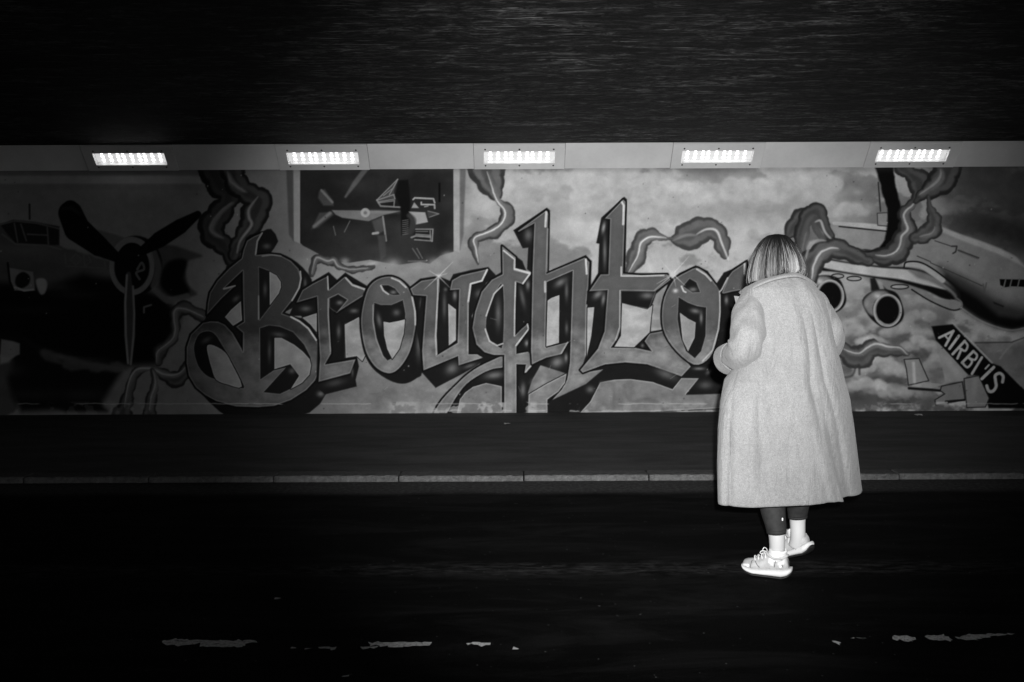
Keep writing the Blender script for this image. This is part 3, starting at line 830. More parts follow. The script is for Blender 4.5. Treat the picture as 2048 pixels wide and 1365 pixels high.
tl([(1450, 742), (1348, 845)], 3.2); tl(catmull([(1450, 742), (1484, 778), (1462, 820), (1404, 800)], 4), 2.7); tl(catmull([(1408, 800), (1438, 838), (1396, 888), (1350, 846)], 4), 2.7)
tl([(1528, 798), (1438, 946)], 3.0); tl([(1636, 888), (1528, 992)], 3.6); tl([(1560, 900), (1592, 866)], 2.0)
tl(catmull([(1716, 1022), (1722, 970), (1690, 942), (1650, 962), (1652, 1010), (1658, 1060), (1630, 1104), (1592, 1104), (1572, 1056)], 4), 3.6)

# --- framed fighter picture (10)
PF = 10
pan = v('P', [(600, 330), (907, 330), (907, 504), (880, 512), (860, 528), (840, 524), (800, 530), (770, 526), (740, 520), (700, 526), (660, 524), (640, 510), (622, 500), (606, 492), (600, 486)])
fill(pan, lambda sl: 40 + (N2[sl] - 0.5) * 22 + 14 * sstep(480, 530, YY[sl]), 1.0, PF)
for x, y, rx, ry, t_ in ((700, 480, 50, 24, 58), (800, 470, 30, 40, 56), (650, 400, 24, 40, 30), (840, 380, 50, 26, 30), (720, 370, 40, 20, 58), (880, 470, 16, 40, 28), (760, 500, 40, 14, 60), (680, 440, 34, 12, 24), (790, 420, 26, 20, 20)):
    glow(x, y, rx, ry, t_, 0.7)
for x0, x1, y1, t_ in ((587, 600, 488, 148), (907, 919, 506, 158)):
    fill(v('P', [(x0, 330), (x1, 330), (x1, y1), (x0 + 1, y1 - 6)]), t_, 0.9, PF)
fill(v('P', [(572, 330), (586, 330), (587, 482), (578, 470)]), 66, 2.5, alpha=0.75)
fill(v('P', [(920, 330), (932, 330), (927, 470), (920, 500)]), 84, 2.5, alpha=0.75)
E_ = 'E'
fill(v(E_, [(-75, 732), (240, 735), (550, 740), (400, 775), (260, 832), (20, 800), (-40, 772)]), 116, 1.2, PF)
glow(760, 424, 40, 4, 142, 0.6)
fill(v(E_, [(-190, 560), (-140, 540), (-60, 650), (-60, 690), (-150, 690), (-200, 620)]), 70, 2, PF)
stroke(v(E_, [(-170, 550), (-70, 660)]), 2.2, 130, 1.4, 0.8)
fill(v(E_, [(-262, 905), (-187, 755), (-77, 748), (-60, 772), (-200, 890)]), 70, 2, PF); stroke(v(E_, [(-235, 880), (-90, 758)]), 3, 128, 2, 0.8)
q = v(E_, ell(230, 755, 42, 42)); fill(q, 166, 1, PF); fill(v(E_, ell(230, 755, 16, 16)), 118, 1)
stroke(v(E_, [(50, 610), (140, 480), (240, 350)]), [2, 5, 5], 105, 2.5, 0.8)
fill(v(E_, [(335, 640), (525, 450), (490, 560), (495, 620), (350, 650)]), 70, 1.2, PF)
for ln, w_ in (([(335, 640), (525, 450)], 1.2), ([(525, 455), (450, 590)], 1.2), ([(340, 640), (490, 590), (500, 630), (350, 655)], 1.2), ([(335, 640), (370, 695), (550, 705)], 1.8), ([(350, 665), (495, 645), (490, 700)], 1.3), ([(395, 600), (470, 540)], 0.9)):
    stroke(v(E_, ln), w_ * 0.9, 142, 0.8, 0.85, PF)
fill(v(E_, [(530, 460), (620, 455), (640, 640), (630, 900), (560, 960), (550, 700), (500, 600)]), 18, 2, PF)
stroke(v(E_, [(905, 490), (905, 650)]), 2, 14, 1, 1, PF)
for ln, w_, t_ in (([(665, 635), (680, 620), (850, 628), (862, 665)], 1.6, 165), ([(740, 660), (740, 680), (860, 682)], 1.5, 170), ([(860, 690), (862, 715)], 1.8, 150), ([(770, 700), (800, 695)], 1.2, 140)):
    stroke(v(E_, ln), w_, t_, 0.8, 0.95, PF)
fill(v(E_, [(650, 712), (675, 660), (718, 712)]), 150, 0.9, PF)
fill(v(E_, [(625, 745), (775, 752), (800, 840), (690, 862), (670, 800)]), 150, 1, PF)
fill(v(E_, [(795, 735), (905, 765), (800, 800)]), 60, 1.5, PF); stroke(v(E_, [(800, 740), (900, 765), (815, 795)]), 0.9, 130, 0.7, 0.8)
for yy_ in range(820, 950, 18): stroke(v(E_, [(570, yy_ + 8), (620, yy_)]), 0.9, 120, 0.7, 0.7)
stroke(cv_(E_, [(630, 780), (670, 820), (660, 880), (630, 930)]), 5, 56, 2, 0.8)
fill(v(E_, [(690, 905), (845, 900), (845, 1015), (700, 1010), (650, 980)]), 30, 1, PF)
for ln, w_ in (([(690, 905), (845, 905), (838, 1015)], 1.5), ([(690, 950), (820, 960)], 1.2), ([(650, 980), (690, 965), (820, 975)], 2.0), ([(680, 1000), (840, 1012)], 1.4), ([(820, 920), (825, 1005)], 1.2), ([(690, 925), (800, 925)], 0.8)):
    stroke(v(E_, ln), w_ * 0.9, 138, 0.8, 0.85, PF)
fill(v(E_, [(290, 830), (390, 790), (400, 920), (330, 960)]), 74, 2, PF)
stroke(v(E_, [(390, 790), (405, 900), (420, 1010)]), 1.8, 140, 1, 0.9, PF)
stroke(v(E_, [(300, 945), (345, 938)]), 2.4, 170, 1, 0.9)
fill(v(E_, [(340, 960), (410, 960), (420, 1150), (370, 1190)]), 66, 3, PF)
for ln in ([(-60, 880), (-40, 960)], [(90, 830), (40, 930)], [(660, 1080), (720, 1170)], [(700, 1080), (750, 1170)], [(620, 1195), (780, 1195)]):
    stroke(v(E_, ln), 1.0, 120, 0.8, 0.7)
# paler cloud bank along the picture's lower edge
for x, y, rx, ry in ((690, 523, 9, 7), (760, 540, 22, 14), (786, 530, 16, 12), (830, 536, 16, 9), (870, 528, 14, 12), (895, 512, 11, 8), (725, 545, 20, 10), (842, 534, 7, 6), (910, 520, 14, 12), (800, 545, 30, 10)):
    glow(x, y, rx, ry, 142, 0.9)
ribbon(v('C', [(1290, 1320), (1330, 1190), (1420, 1190), (1480, 1190), (1540, 1240), (1650, 1275), (1760, 1262), (1850, 1250)]), [4, 8, 8, 8, 6, 6, 5, 3], v('C', [(1290, 1310), (1320, 1190), (1350, 1165), (1430, 1195), (1490, 1185), (1530, 1240), (1650, 1270), (1800, 1255)]), 46, 70, 175, 1.3)
glow(340 + 1850 / 4.55, 260 + 1215 / 4.55, 9, 3.5, 175, 0.8)

# --- BROUGHTON lettering (1..9)
DK = 26
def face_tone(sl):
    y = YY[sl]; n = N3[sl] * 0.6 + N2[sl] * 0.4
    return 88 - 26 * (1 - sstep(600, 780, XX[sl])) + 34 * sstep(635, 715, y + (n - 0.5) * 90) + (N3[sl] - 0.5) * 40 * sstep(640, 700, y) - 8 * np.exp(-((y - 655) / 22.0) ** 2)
def dark(P, pid, soft=1.0): fill(P, DK, soft, pid)
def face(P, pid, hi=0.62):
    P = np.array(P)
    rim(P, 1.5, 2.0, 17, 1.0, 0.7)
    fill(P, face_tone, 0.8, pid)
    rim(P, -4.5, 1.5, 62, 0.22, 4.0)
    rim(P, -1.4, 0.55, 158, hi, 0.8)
def hole(P, pid): 
    fill(P, DK, 0.9, pid); rim(np.array(P), 0.8, 0.5, 150, 0.55, 0.7)
def skyp(P, t=146):
    fill(P, lambda sl: t + (N3[sl] - 0.5) * 30 + (N2[sl] - .5) * 12, 0.9, 0)
    rim(np.array(P), -1.0, 0.7, 172, 0.75, 0.8); rim(np.array(P), 1.0, 0.8, 20, 0.9, 0.7)
def gl(view, x, y, rx, ry, t=108, a=0.8, ang=0):
    s = 3.79 if view == 'L' else 4.55; x0, y0 = (1400, 440) if view == 'L' else VIEWS[view]
    glow(x0 + x / s, y0 + y / s, rx / s, ry / s, t, a, ang)
def hl(view, P, w=1.1, t=196, a=0.9): stroke(v(view, P), w, t, 0.8, a)

# B
dark(cv_('D', [(330, 420), (345, 250), (420, 90), (560, -60), (650, -120), (690, -290), (770, -330), (845, -350), (920, -372), (985, -258), (915, -150), (1000, -150), (1110, -100), (1210, -20), (1290, 90), (1270, 160), (1150, 330), (1020, 400), (1200, 440), (1330, 570), (1380, 720), (1400, 900), (1350, 1010), (1420, 1130), (1270, 1300), (1000, 1360), (620, 1360), (450, 1290), (260, 1100), (160, 960), (140, 800), (150, 660), (290, 490)], 2, True), 1, 1.0)
face(v('D', [(300, 482), (370, 468), (440, 472), (500, 500), (570, 575), (650, 715), (663, 745), (664, 575), (598, 518), (672, 472), (664, 200), (662, 10), (585, 82), (490, 174), (592, 148), (470, 262), (335, 412), (345, 300), (362, 210), (430, 100), (540, -15), (652, -105), (668, -180), (700, -265), (765, -305), (838, -335), (798, -262), (782, -135), (900, -145), (1000, -135), (1100, -82), (1170, -10), (1195, 75), (1182, 160), (1140, 245), (1020, 398), (1100, 425), (1180, 468), (1260, 530), (1325, 615), (1362, 715), (1366, 850), (1345, 950), (1318, 1010), (1240, 1095), (1100, 1185), (950, 1238), (800, 1250), (600, 1244), (420, 1195), (320, 1140), (235, 1070), (172, 965), (150, 850), (152, 705), (190, 590)]), 1)
hole(v('D', [(808, -24), (905, 12), (975, 50), (1005, 90), (1015, 135), (1000, 200), (920, 320), (815, 455)]), 1)
skyp(v('D', [(905, 16), (970, 52), (1008, 110), (1010, 160), (990, 215), (908, 325)]), 138)
hole(cv_('D', [(360, 560), (270, 582), (222, 680), (225, 770), (260, 880), (330, 960), (420, 1000), (560, 1050), (670, 1078), (650, 1005), (560, 830), (470, 680), (420, 600)], 3, True), 1)
skyp(cv_('D', [(340, 690), (400, 690), (500, 750), (560, 850), (655, 1062), (530, 1045), (420, 1000), (380, 900), (345, 770)], 3, True), 136)
hole(v('D', [(818, 532), (900, 506), (1000, 518), (1120, 568), (1220, 680), (1278, 795), (1286, 880), (1262, 960), (1200, 1025), (1095, 1085), (1000, 1130), (850, 1115), (1055, 890), (945, 915), (822, 998)]), 1)
skyp(v('D', [(950, 620), (1015, 620), (1130, 682), (1210, 745), (1270, 812), (1285, 870), (1268, 955), (1200, 1030), (1098, 1085), (1175, 965), (1095, 860), (950, 905)]), 140)
skyp(v('D', [(500, 430), (555, 365), (645, 285), (655, 460), (575, 510)]), 136)
gl('D', 600, 265, 36, 22, 90, .8, -40); gl('D', 865, 180, 18, 60, 84); gl('D', 905, 740, 16, 90, 84); gl('D', 990, 590, 60, 22, 84, .8, 8); gl('D', 330, 640, 50, 24, 78, .8, -30)
gl('D', 1110, 920, 30, 26, 96); gl('D', 1370, 1130, 34, 26, 120); gl('D', 1230, 120, 14, 40, 90); gl('C', 880, 1060, 36, 24, 90)
hl('D', [(1185, 15), (1192, 80), (1175, 165), (1110, 280)], 1.5, 178); hl('D', [(1100, 428), (1180, 470), (1260, 535), (1330, 640)], 1.7, 200); hl('D', [(490, 172), (592, 146)], 1.4, 170); hl('C', [(838, 940), (795, 1015), (780, 1130)], 1.6, 150); hl('D', [(806, 240), (806, 450)], 1.3, 140); hl('C', [(840, 1150), (930, 1138), (1010, 1150)], 1.3, 130)
# r
dark(v('D', [(1130, 310), (1180, 180), (1290, 110), (1445, 20), (1520, 90), (1595, 25), (1700, 90), (1800, 150), (1800, 260), (1740, 330), (1730, 440), (1590, 490), (1590, 800), (1700, 785), (1720, 880), (1690, 1000), (1700, 1062), (1410, 1135), (1330, 1060), (1345, 560), (1190, 420), (1080, 420)]), 2)
face(v('D', [(1150, 300), (1205, 185), (1300, 125), (1435, 58), (1445, 182), (1590, 62), (1660, 125), (1785, 172), (1780, 225), (1640, 312), (1510, 395), (1612, 275), (1530, 225), (1450, 262), (1445, 400), (1466, 762), (1410, 862), (1688, 815), (1640, 942), (1352, 1020), (1366, 800), (1350, 560), (1338, 245)]), 2)
skyp(v('D', [(1590, 500), (1720, 430), (1745, 640), (1782, 765), (1750, 832), (1700, 785), (1600, 802)]), 150)
skyp(v('D', [(1205, 436), (1335, 395), (1335, 568), (1280, 500)]), 138)
hole(v('D', [(1455, 262), (1530, 225), (1610, 272), (1520, 385), (1480, 360), (1455, 340)]), 2)
gl('D', 1235, 355, 50, 26, 100); gl('D', 1535, 560, 18, 60, 96); gl('D', 1545, 300, 30, 20, 120); gl('D', 1675, 375, 36, 20, 110); gl('D', 1500, 1030, 90, 30, 70, .8, -12); gl('D', 1660, 930, 12, 40, 84)
hl('D', [(1435, 60), (1440, 180)], 1.2); hl('D', [(1600, 75), (1660, 140), (1775, 180)], 1.7, 190); hl('D', [(1776, 180), (1774, 226)], 2.2, 215); hl('D', [(1440, 265), (1440, 420), (1460, 740)], 1.2, 150)
# o
dark(cv_('F', [(440, 45), (320, 75), (230, 170), (185, 330), (175, 480), (195, 660), (240, 810), (330, 930), (480, 1020), (600, 1035), (700, 985), (750, 920), (750, 560), (760, 300), (690, 220), (620, 130), (530, 65)], 3, True), 3)
face(cv_('F', [(440, 62), (335, 90), (255, 172), (208, 330), (192, 480), (212, 650), (252, 780), (330, 890), (430, 940), (510, 920), (590, 830), (650, 700), (690, 500), (690, 380), (660, 240), (605, 145), (530, 82)], 4, True), 3)
hole(v('F', [(378, 140), (440, 140), (500, 170), (545, 227), (485, 232), (420, 210), (390, 180)]), 3)
hole(v('F', [(312, 300), (370, 320), (470, 320), (572, 276), (595, 400), (588, 560), (540, 722), (485, 800), (432, 826), (390, 780), (332, 620), (305, 450)]), 3)
skyp(v('F', [(395, 472), (450, 482), (530, 466), (592, 452), (580, 580), (540, 720), (475, 812), (430, 720), (402, 600)]), 150)
gl('F', 485, 205, 30, 18, 125); gl('F', 515, 390, 32, 30, 96); gl('F', 355, 460, 20, 60, 96, .9, -12); gl('F', 740, 315, 14, 50, 120); gl('F', 715, 690, 24, 110, 92)
hl('F', [(470, 75), (540, 105), (600, 160)], 1.5, 196); hl('F', [(372, 145), (395, 190), (440, 222)], 1.6, 190); hl('F', [(655, 245), (682, 380), (684, 500)], 1.5, 185); hl('F', [(300, 320), (300, 480), (330, 640), (395, 800)], 1.0, 150, .8)
# u
dark(v('F', [(630, 160), (730, 80), (890, 55), (1000, 100), (1030, 40), (1200, 0), (1350, -25), (1420, 50), (1330, 120), (1200, 420), (1260, 740), (1340, 800), (1250, 870), (1090, 960), (870, 1075), (740, 930), (730, 740), (700, 560), (740, 260)]), 4)
face(v('F', [(640, 172), (740, 100), (890, 75), (895, 210), (870, 600), (880, 780), (1070, 665), (1085, 180), (1000, 185), (1020, 95), (1100, 50), (1340, -5), (1290, 105), (1185, 135), (1165, 300), (1170, 770), (1250, 770), (1300, 800), (1080, 870), (1075, 785), (760, 915), (748, 740), (765, 500), (785, 240), (665, 230)]), 4)
skyp(v('F', [(985, 308), (1055, 362), (1055, 640), (990, 690)]), 150)
gl('F', 950, 320, 18, 110, 92); gl('F', 1045, 235, 18, 40, 125); gl('F', 960, 180, 16, 16, 100); gl('F', 1260, 215, 40, 30, 80, .8, -60); gl('F', 1020, 900, 60, 46, 112, .85, -30); gl('F', 1180, 875, 60, 18, 86, .9, -18)
hl('F', [(892, 90), (890, 220), (872, 600), (880, 770)], 1.4, 185); hl('F', [(1340, 0), (1292, 100), (1190, 128), (1168, 290)], 1.7, 205); hl('F', [(1168, 290), (1162, 740)], 1.0, 160)
# g
dark(v('F', [(1465, -230), (1500, -200), (1660, -80), (1700, 20), (1755, 40), (1750, 700), (1800, 730), (1830, 860), (1750, 1000), (1710, 1120), (1710, 1320), (955, 1320), (1050, 1180), (1180, 1010), (1250, 900), (1300, 800), (1230, 700), (1190, 530), (1220, 350), (1290, 180), (1400, 60), (1470, 20)]), 5)
face(cv_('F', [(1495, 785), (1380, 825), (1250, 890), (1150, 960), (1070, 1035), (930, 1180), (850, 1325), (955, 1325), (1050, 1170), (1150, 1040), (1290, 945), (1400, 900), (1495, 880)], 3, True), 5)
face(v('F', [(1475, -215), (1600, -112), (1585, -60), (1588, 0), (1735, 35), (1660, 130), (1600, 110), (1590, 600), (1650, 540), (1708, 490), (1720, 540), (1605, 700), (1605, 765), (1790, 732), (1792, 830), (1680, 940), (1692, 862), (1605, 860), (1605, 1330), (1495, 1330), (1495, 775), (1400, 775), (1315, 750), (1242, 680), (1205, 530), (1230, 380), (1290, 200), (1380, 92), (1480, 40)]), 5)
hole(cv_('F', [(1484, 150), (1410, 220), (1340, 400), (1330, 560), (1380, 660), (1430, 690), (1484, 670)], 3, True), 5)
skyp(v('F', [(1060, 1325), (1090, 1180), (1140, 1115), (1210, 1065), (1330, 1030), (1472, 1060), (1472, 1325)]), 112)
gl('F', 1440, 400, 26, 120, 104); gl('F', 1400, 960, 80, 32, 112, .85, -8); gl('F', 1660, 250, 20, 90, 90, .8, -12); gl('F', 1710, 140, 18, 40, 120); gl('F', 1700, 670, 20, 28, 140); gl('F', 1665, 1090, 24, 60, 112); gl('F', 1780, 1010, 50, 26, 96, .8, -20)
hl('F', [(1590, -5), (1730, 35), (1665, 125)], 1.6, 200); hl('F', [(1598, 115), (1590, 350), (1588, 600)], 1.2, 190); hl('F', [(1480, 140), (1400, 220), (1330, 420)], 1.3, 190); hl('F', [(1322, 540), (1360, 650), (1430, 690), (1480, 672)], 1.3, 200); hl('F', [(1705, 495), (1716, 540), (1600, 690)], 1.4, 200); hl('F', [(1782, 740), (1786, 815), (1690, 930)], 1.5, 175); hl('E', [(1490, 1100), (1590, 1180), (1588, 1265), (1730, 1300)], 1.6, 200)
# h
dark(v('H', [(30, -360), (335, -565), (365, -540), (355, 20), (690, -135), (745, -80), (735, 180), (700, 340), (690, 860), (640, 900), (690, 1000), (600, 1200), (360, 1325), (330, 1200), (530, 950), (250, 860), (160, 740), (200, 30), (155, -5), (165, -200), (115, -195)]), 6)
face(v('H', [(70, -352), (330, -540), (348, -510), (332, 36), (680, -110), (722, -70), (712, 150), (695, 300), (692, 850), (640, 915), (655, 940), (850, 905), (775, 1025), (600, 1100), (365, 1205), (470, 1090), (520, 1000), (545, 850), (552, 640), (570, 10), (335, 112), (325, 420), (322, 700), (528, 658), (465, 768), (330, 800), (200, 860), (192, 735), (205, 20), (222, -422), (80, -345)]), 6)
hole(v('H', [(335, 112), (570, 10), (552, 640), (528, 660), (328, 712)]), 6)
skyp(v('H', [(342, 280), (380, 255), (450, 230), (445, 665), (330, 698)]), 156)
skyp(v('H', [(170, 1135), (330, 1040), (515, 945), (500, 1030), (440, 1110), (340, 1180), (340, 1330), (165, 1330)]), 116)
gl('G', 165, 960, 36, 56, 104); gl('H', 460, 115, 60, 30, 112, .85, -35); gl('H', 515, 190, 16, 80, 100); gl('H', 515, 530, 14, 50, 92); gl('H', 430, 840, 60, 46, 120, .9, -25); gl('H', 510, 800, 14, 36, 130)
hl('G', [(330, 750), (322, 880)], 2.2, 200); hl('G', [(345, 900), (335, 1290)], 0.9, 150); hl('G', [(690, 1180), (698, 1310)], 2.0, 200); hl('H', [(318, 110), (320, 200)], 2.0, 180); hl('H', [(698, 320), (688, 860)], 1.0, 160); hl('H', [(525, 660), (468, 760)], 1.1, 170)
# t
dark(v('H', [(830, -474), (1040, -665), (1065, -640), (1050, 30), (1440, 30), (1480, 90), (1330, 220), (1290, 330), (1280, 580), (1460, 535), (1660, 870), (1560, 985), (1500, 1090), (1380, 1050), (1250, 1015), (1050, 990), (830, 1025), (740, 1190), (600, 1330), (345, 1330), (350, 1200), (690, 1040), (850, 905), (640, 930), (690, 780), (720, 600), (700, 200), (800, 30), (812, -235), (785, -242)]), 7)
skyp(v('H', [(705, 345), (767, 340), (740, 600), (698, 795)]), 158)
face(v('H', [(862, -466), (1030, -640), (1050, -620), (1028, 35), (1200, 50), (1430, 42), (1462, 92), (1322, 195), (1010, 190), (1005, 540), (980, 620), (918, 710), (1130, 708), (1290, 742), (1225, 650), (1270, 580), (1465, 545), (1408, 592), (1645, 882), (1562, 970), (1250, 860), (1050, 842), (860, 862), (662, 936), (640, 912), (800, 720), (860, 560), (888, 185), (720, 195), (825, 42), (895, 40), (912, -460)]), 7)
skyp(v('H', [(1020, 305), (1140, 335), (1250, 360), (1296, 322), (1270, 570), (1130, 705), (952, 698), (1010, 600)]), 162)
hole(v('H', [(1012, 196), (1320, 200), (1260, 350), (1140, 330), (1015, 300)]), 7)
skyp(v('H', [(820, 1025), (950, 1000), (1100, 995), (1300, 1022), (1478, 1088), (1560, 985), (1722, 988), (1600, 1132), (1911, 1120), (1911, 1260), (1300, 1290), (640, 1300), (730, 1200)]), 114)
gl('G', 852, 890, 16, 50, 150, .9, 10); gl('G', 862, 1110, 16, 130, 112); gl('H', 800, 225, 50, 28, 118, .9, -40); gl('H', 850, 270, 16, 50, 120, .9, 8); gl('H', 1250, 235, 60, 30, 112); gl('H', 1360, 290, 20, 50, 112, .9, 12); gl('H', 1420, 950, 100, 40, 92, .85, 22); gl('H', 730, 1090, 36, 30, 100); gl('H', 1205, 690, 14, 16, 110)
stroke(cv_('H', [(830, 1030), (940, 1050), (940, 1280)], 5), 3, 96, 4, .6); stroke(cv_('H', [(1040, 1060), (1060, 1150), (1120, 1200), (1250, 1170), (1360, 1220), (1400, 1290)], 5), 3, 92, 4, .6)
hl('G', [(1020, 660), (1035, 690), (1030, 860)], 2.2, 200); hl('G', [(1012, 1250), (1012, 1330), (1200, 1332), (1400, 1325)], 1.5, 196); hl('H', [(1000, 190), (998, 520), (960, 640)], 1.0, 170)
# o (second)
dark(v('H', [(1440, 110), (1540, 30), (1690, -40), (1800, 10), (1880, 130), (1960, 100), (2000, 500), (2000, 1100), (1900, 1130), (1600, 1140), (1720, 985), (1560, 985), (1660, 870), (1410, 600), (1380, 430), (1400, 250)]), 8)
face(cv_('H', [(1690, -18), (1605, 20), (1540, 55), (1480, 105), (1405, 250), (1382, 430), (1412, 590), (1520, 745), (1672, 862), (1790, 825), (1860, 710), (1905, 500), (1915, 300), (1905, 180), (1865, 125), (1810, 55), (1750, 5)], 3, True), 8)
hole(v('H', [(1535, 250), (1620, 300), (1700, 330), (1785, 342), (1780, 600), (1740, 740), (1682, 806), (1600, 740), (1550, 600), (1525, 450)]), 8)
hole(v('H', [(1575, 150), (1635, 80), (1695, 115), (1730, 203), (1660, 207)]), 8)
skyp(v('H', [(1545, 390), (1620, 445), (1690, 480), (1680, 620), (1620, 742), (1570, 640)]), 148)
gl('H', 1665, 180, 36, 20, 125); gl('H', 1685, 375, 44, 22, 112, .9, 10); gl('H', 1740, 440, 14, 50, 130); gl('H', 1720, 900, 50, 14, 120); gl('H', 1810, 930, 26, 18, 120, .9, -40); gl('H', 1780, 1050, 60, 36, 86)
hl('H', [(1700, -5), (1780, 45), (1830, 100)], 1.6, 200); hl('H', [(1560, 150), (1580, 195), (1600, 205)], 1.5, 200); hl('L', [(150, 545), (152, 700), (140, 830), (95, 990), (20, 1070)], 1.4, 180)
# n
dark(v('L', [(120, 490), (180, 400), (240, 375), (360, 300), (372, 400), (400, 410), (420, 500), (400, 900), (140, 900), (165, 740), (160, 560)]), 9)
face(v('L', [(165, 555), (215, 430), (245, 390), (352, 318), (355, 412), (390, 418), (380, 520), (240, 545), (180, 560)]), 9)
gl('L', 200, 610, 14, 30, 130); hl('L', [(338, 335), (338, 410)], 1.8, 205); hl('L', [(210, 440), (165, 530), (150, 545)], 1.4, 190)
# starbursts where the paint sparkles
def star(x, y, r, arms):
    glow(x, y, r * 0.8, r * 0.8, 206, 0.8)
    for (dx, dy) in arms:
        stroke([(x, y), (x + dx * 0.95, y + dy * 0.95)], [1.2, 0.2], 196, 0.8, 0.7)
star(877, 553, 6, [(30, -30), (-30, 28), (24, 24), (-20, -12), (2, 34), (18, -6)])
star(1346, 549, 7, [(34, -38), (-28, -32), (26, 24), (-40, 34), (-34, 20), (14, -18), (6, 26), (-20, 6)])
glow(1351, 582, 5, 4, 205, 0.9)
# flaked paint and a crack line low on the wall, a darker band along the top edge
pe = sstep(0.50, 0.56, N3 * 0.5 + NX * 0.5)
low = sstep(802, 807, YY) * (1 - sstep(826, 832, YY))
for (x0, x1, k) in ((780, 835, 1.0), (860, 935, 0.8), (950, 1012, 1.0), (1050, 1075, .9), (1160, 1420, .22), (1690, 1800, .4), (100, 300, .3)):
    w_ = sstep(x0 - 8, x0 + 8, XX) * (1 - sstep(x1 - 8, x1 + 8, XX)) * low * pe * k
    T[:] = T * (1 - w_ * .8) + 156 * w_ * .8
ck = np.exp(-((YY - 808 - (NX - 0.5) * 3) / 0.9) ** 2) * sstep(0.47, 0.56, N2) * 0.75
T[:] = T * (1 - ck) + 168 * ck
ck2 = np.exp(-((YY - 822 - (NY - 0.5) * 5) / 1.4) ** 2) * sstep(0.5, 0.6, N3) * 0.7 * sstep(760, 900, XX)
T[:] = T * (1 - ck2) + 165 * ck2
for i_ in range(190):
    x, y = rng.uniform(-200, 2250), rng.uniform(342, 820)
    glow(x, y, rng.uniform(.6, 1.5), rng.uniform(.6, 1.6), rng.choice([40, 60, 190]), 0.75)
for i_ in range(60):
    x, y = rng.uniform(620, 2000), rng.uniform(600, 815)
    stroke([(x, y), (x + rng.normal(0, 9), y + rng.normal(0, 4))], 0.5, rng.choice([168, 150, 60]), 0.7, 0.4)
st_ = np.exp(-((YY - 338) / 7.0) ** 2) * 0.25
T[:] = T * (1 - st_) + 70 * st_
T[:] *= 1 + (N3 - 0.5) * 0.16 * sstep(560, 700, XX) + (NX - 0.5) * 0.07
T[:] = np.clip(T, 8, 225)

# --- paint laid on the wall as one fine sheet, divided along the outlines of the painted things
STEP = 1.2
ROW0, ROW1 = 334.0, 831.0
xs = np.arange(-290, 2340, STEP)
ys = np.arange(ROW0, ROW1, STEP)
ys = np.append(ys, ROW1)
UX, UY = np.meshgrid(xs, ys)                 # unrolled photograph pixels
PXx = UX + ROLL * (UY - HORIZON)
PXy = UY - ROLL * (UX - 1024)
fx = np.clip(PXx - OX, 0, CW - 1.01); fy = np.clip(PXy - OY, 0, CH - 1.01)
xi, yi = fx.astype(int), fy.astype(int); tx, ty = fx - xi, fy - yi
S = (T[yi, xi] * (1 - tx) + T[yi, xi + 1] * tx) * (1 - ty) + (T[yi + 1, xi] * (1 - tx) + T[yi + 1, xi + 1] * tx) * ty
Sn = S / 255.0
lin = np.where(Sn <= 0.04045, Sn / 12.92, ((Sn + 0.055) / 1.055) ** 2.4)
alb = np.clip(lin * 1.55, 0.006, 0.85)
WXm = (UX - 1024) / SW
WZm = EYE + (HORIZON - UY) / SW
WZm = np.maximum(WZm, PAVE_Z - 0.004)
ny_, nx_ = WXm.shape
vid = np.arange(nx_ * ny_).reshape(ny_, nx_)
fid = IDM[yi, xi]
quads = np.stack([vid[1:, :-1], vid[1:, 1:], vid[:-1, 1:], vid[:-1, :-1]], -1).reshape(-1, 4)
qid = fid[:-1, :-1].reshape(-1)
co_all = np.stack([WXm.ravel(), np.zeros(nx_ * ny_), WZm.ravel()], -1).astype(np.float32)
alb_all = alb.ravel().astype(np.float32)
def mural_part(name, pid, parent):
    q = quads[qid == pid]
    if len(q) == 0: return None
    used, inv = np.unique(q.ravel(), return_inverse=True)
    me_ = bpy.data.meshes.new(name)
    me_.vertices.add(len(used))
    me_.vertices.foreach_set('co', co_all[used].ravel())
    me_.loops.add(len(inv))
    me_.loops.foreach_set('vertex_index', inv.astype(np.int32))
    me_.polygons.add(len(q))
    me_.polygons.foreach_set('loop_start', np.arange(0, len(inv), 4, dtype=np.int32))
    me_.update(calc_edges=True)
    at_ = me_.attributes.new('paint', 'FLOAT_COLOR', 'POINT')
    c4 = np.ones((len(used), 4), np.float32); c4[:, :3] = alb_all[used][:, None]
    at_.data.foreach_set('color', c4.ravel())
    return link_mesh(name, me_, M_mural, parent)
mural = mural_part('mural', 0, wall)
mural['label'] = 'painted cloudy sky behind the graffiti lettering'
names = {1: 'B', 2: 'r', 3: 'o after the r', 4: 'u', 5: 'g', 6: 'h', 7: 't', 8: 'o beside the person', 9: 'n half hidden behind the person'}
for i_ in range(1, 10):
    p_ = mural_part('painted_letter', i_, mural)
    if p_: p_['label'] = 'painted graffiti letter ' + names[i_]
for i_, nm, lb in ((10, 'painted_fighter_picture', 'dark framed picture of a cut-open fighter aircraft'), (11, 'painted_bomber', 'dark painted propeller bomber'), (12, 'painted_airliner', 'painted jet airliner seen from below'), (13, 'painted_tail_fin', 'painted black tail fin lettered AIRBUS'), (14, 'painted_smoke', 'dark painted smoke ribbons with bright streaks')):
    p_ = mural_part(nm, i_, mural)
    if p_: p_['label'] = lb

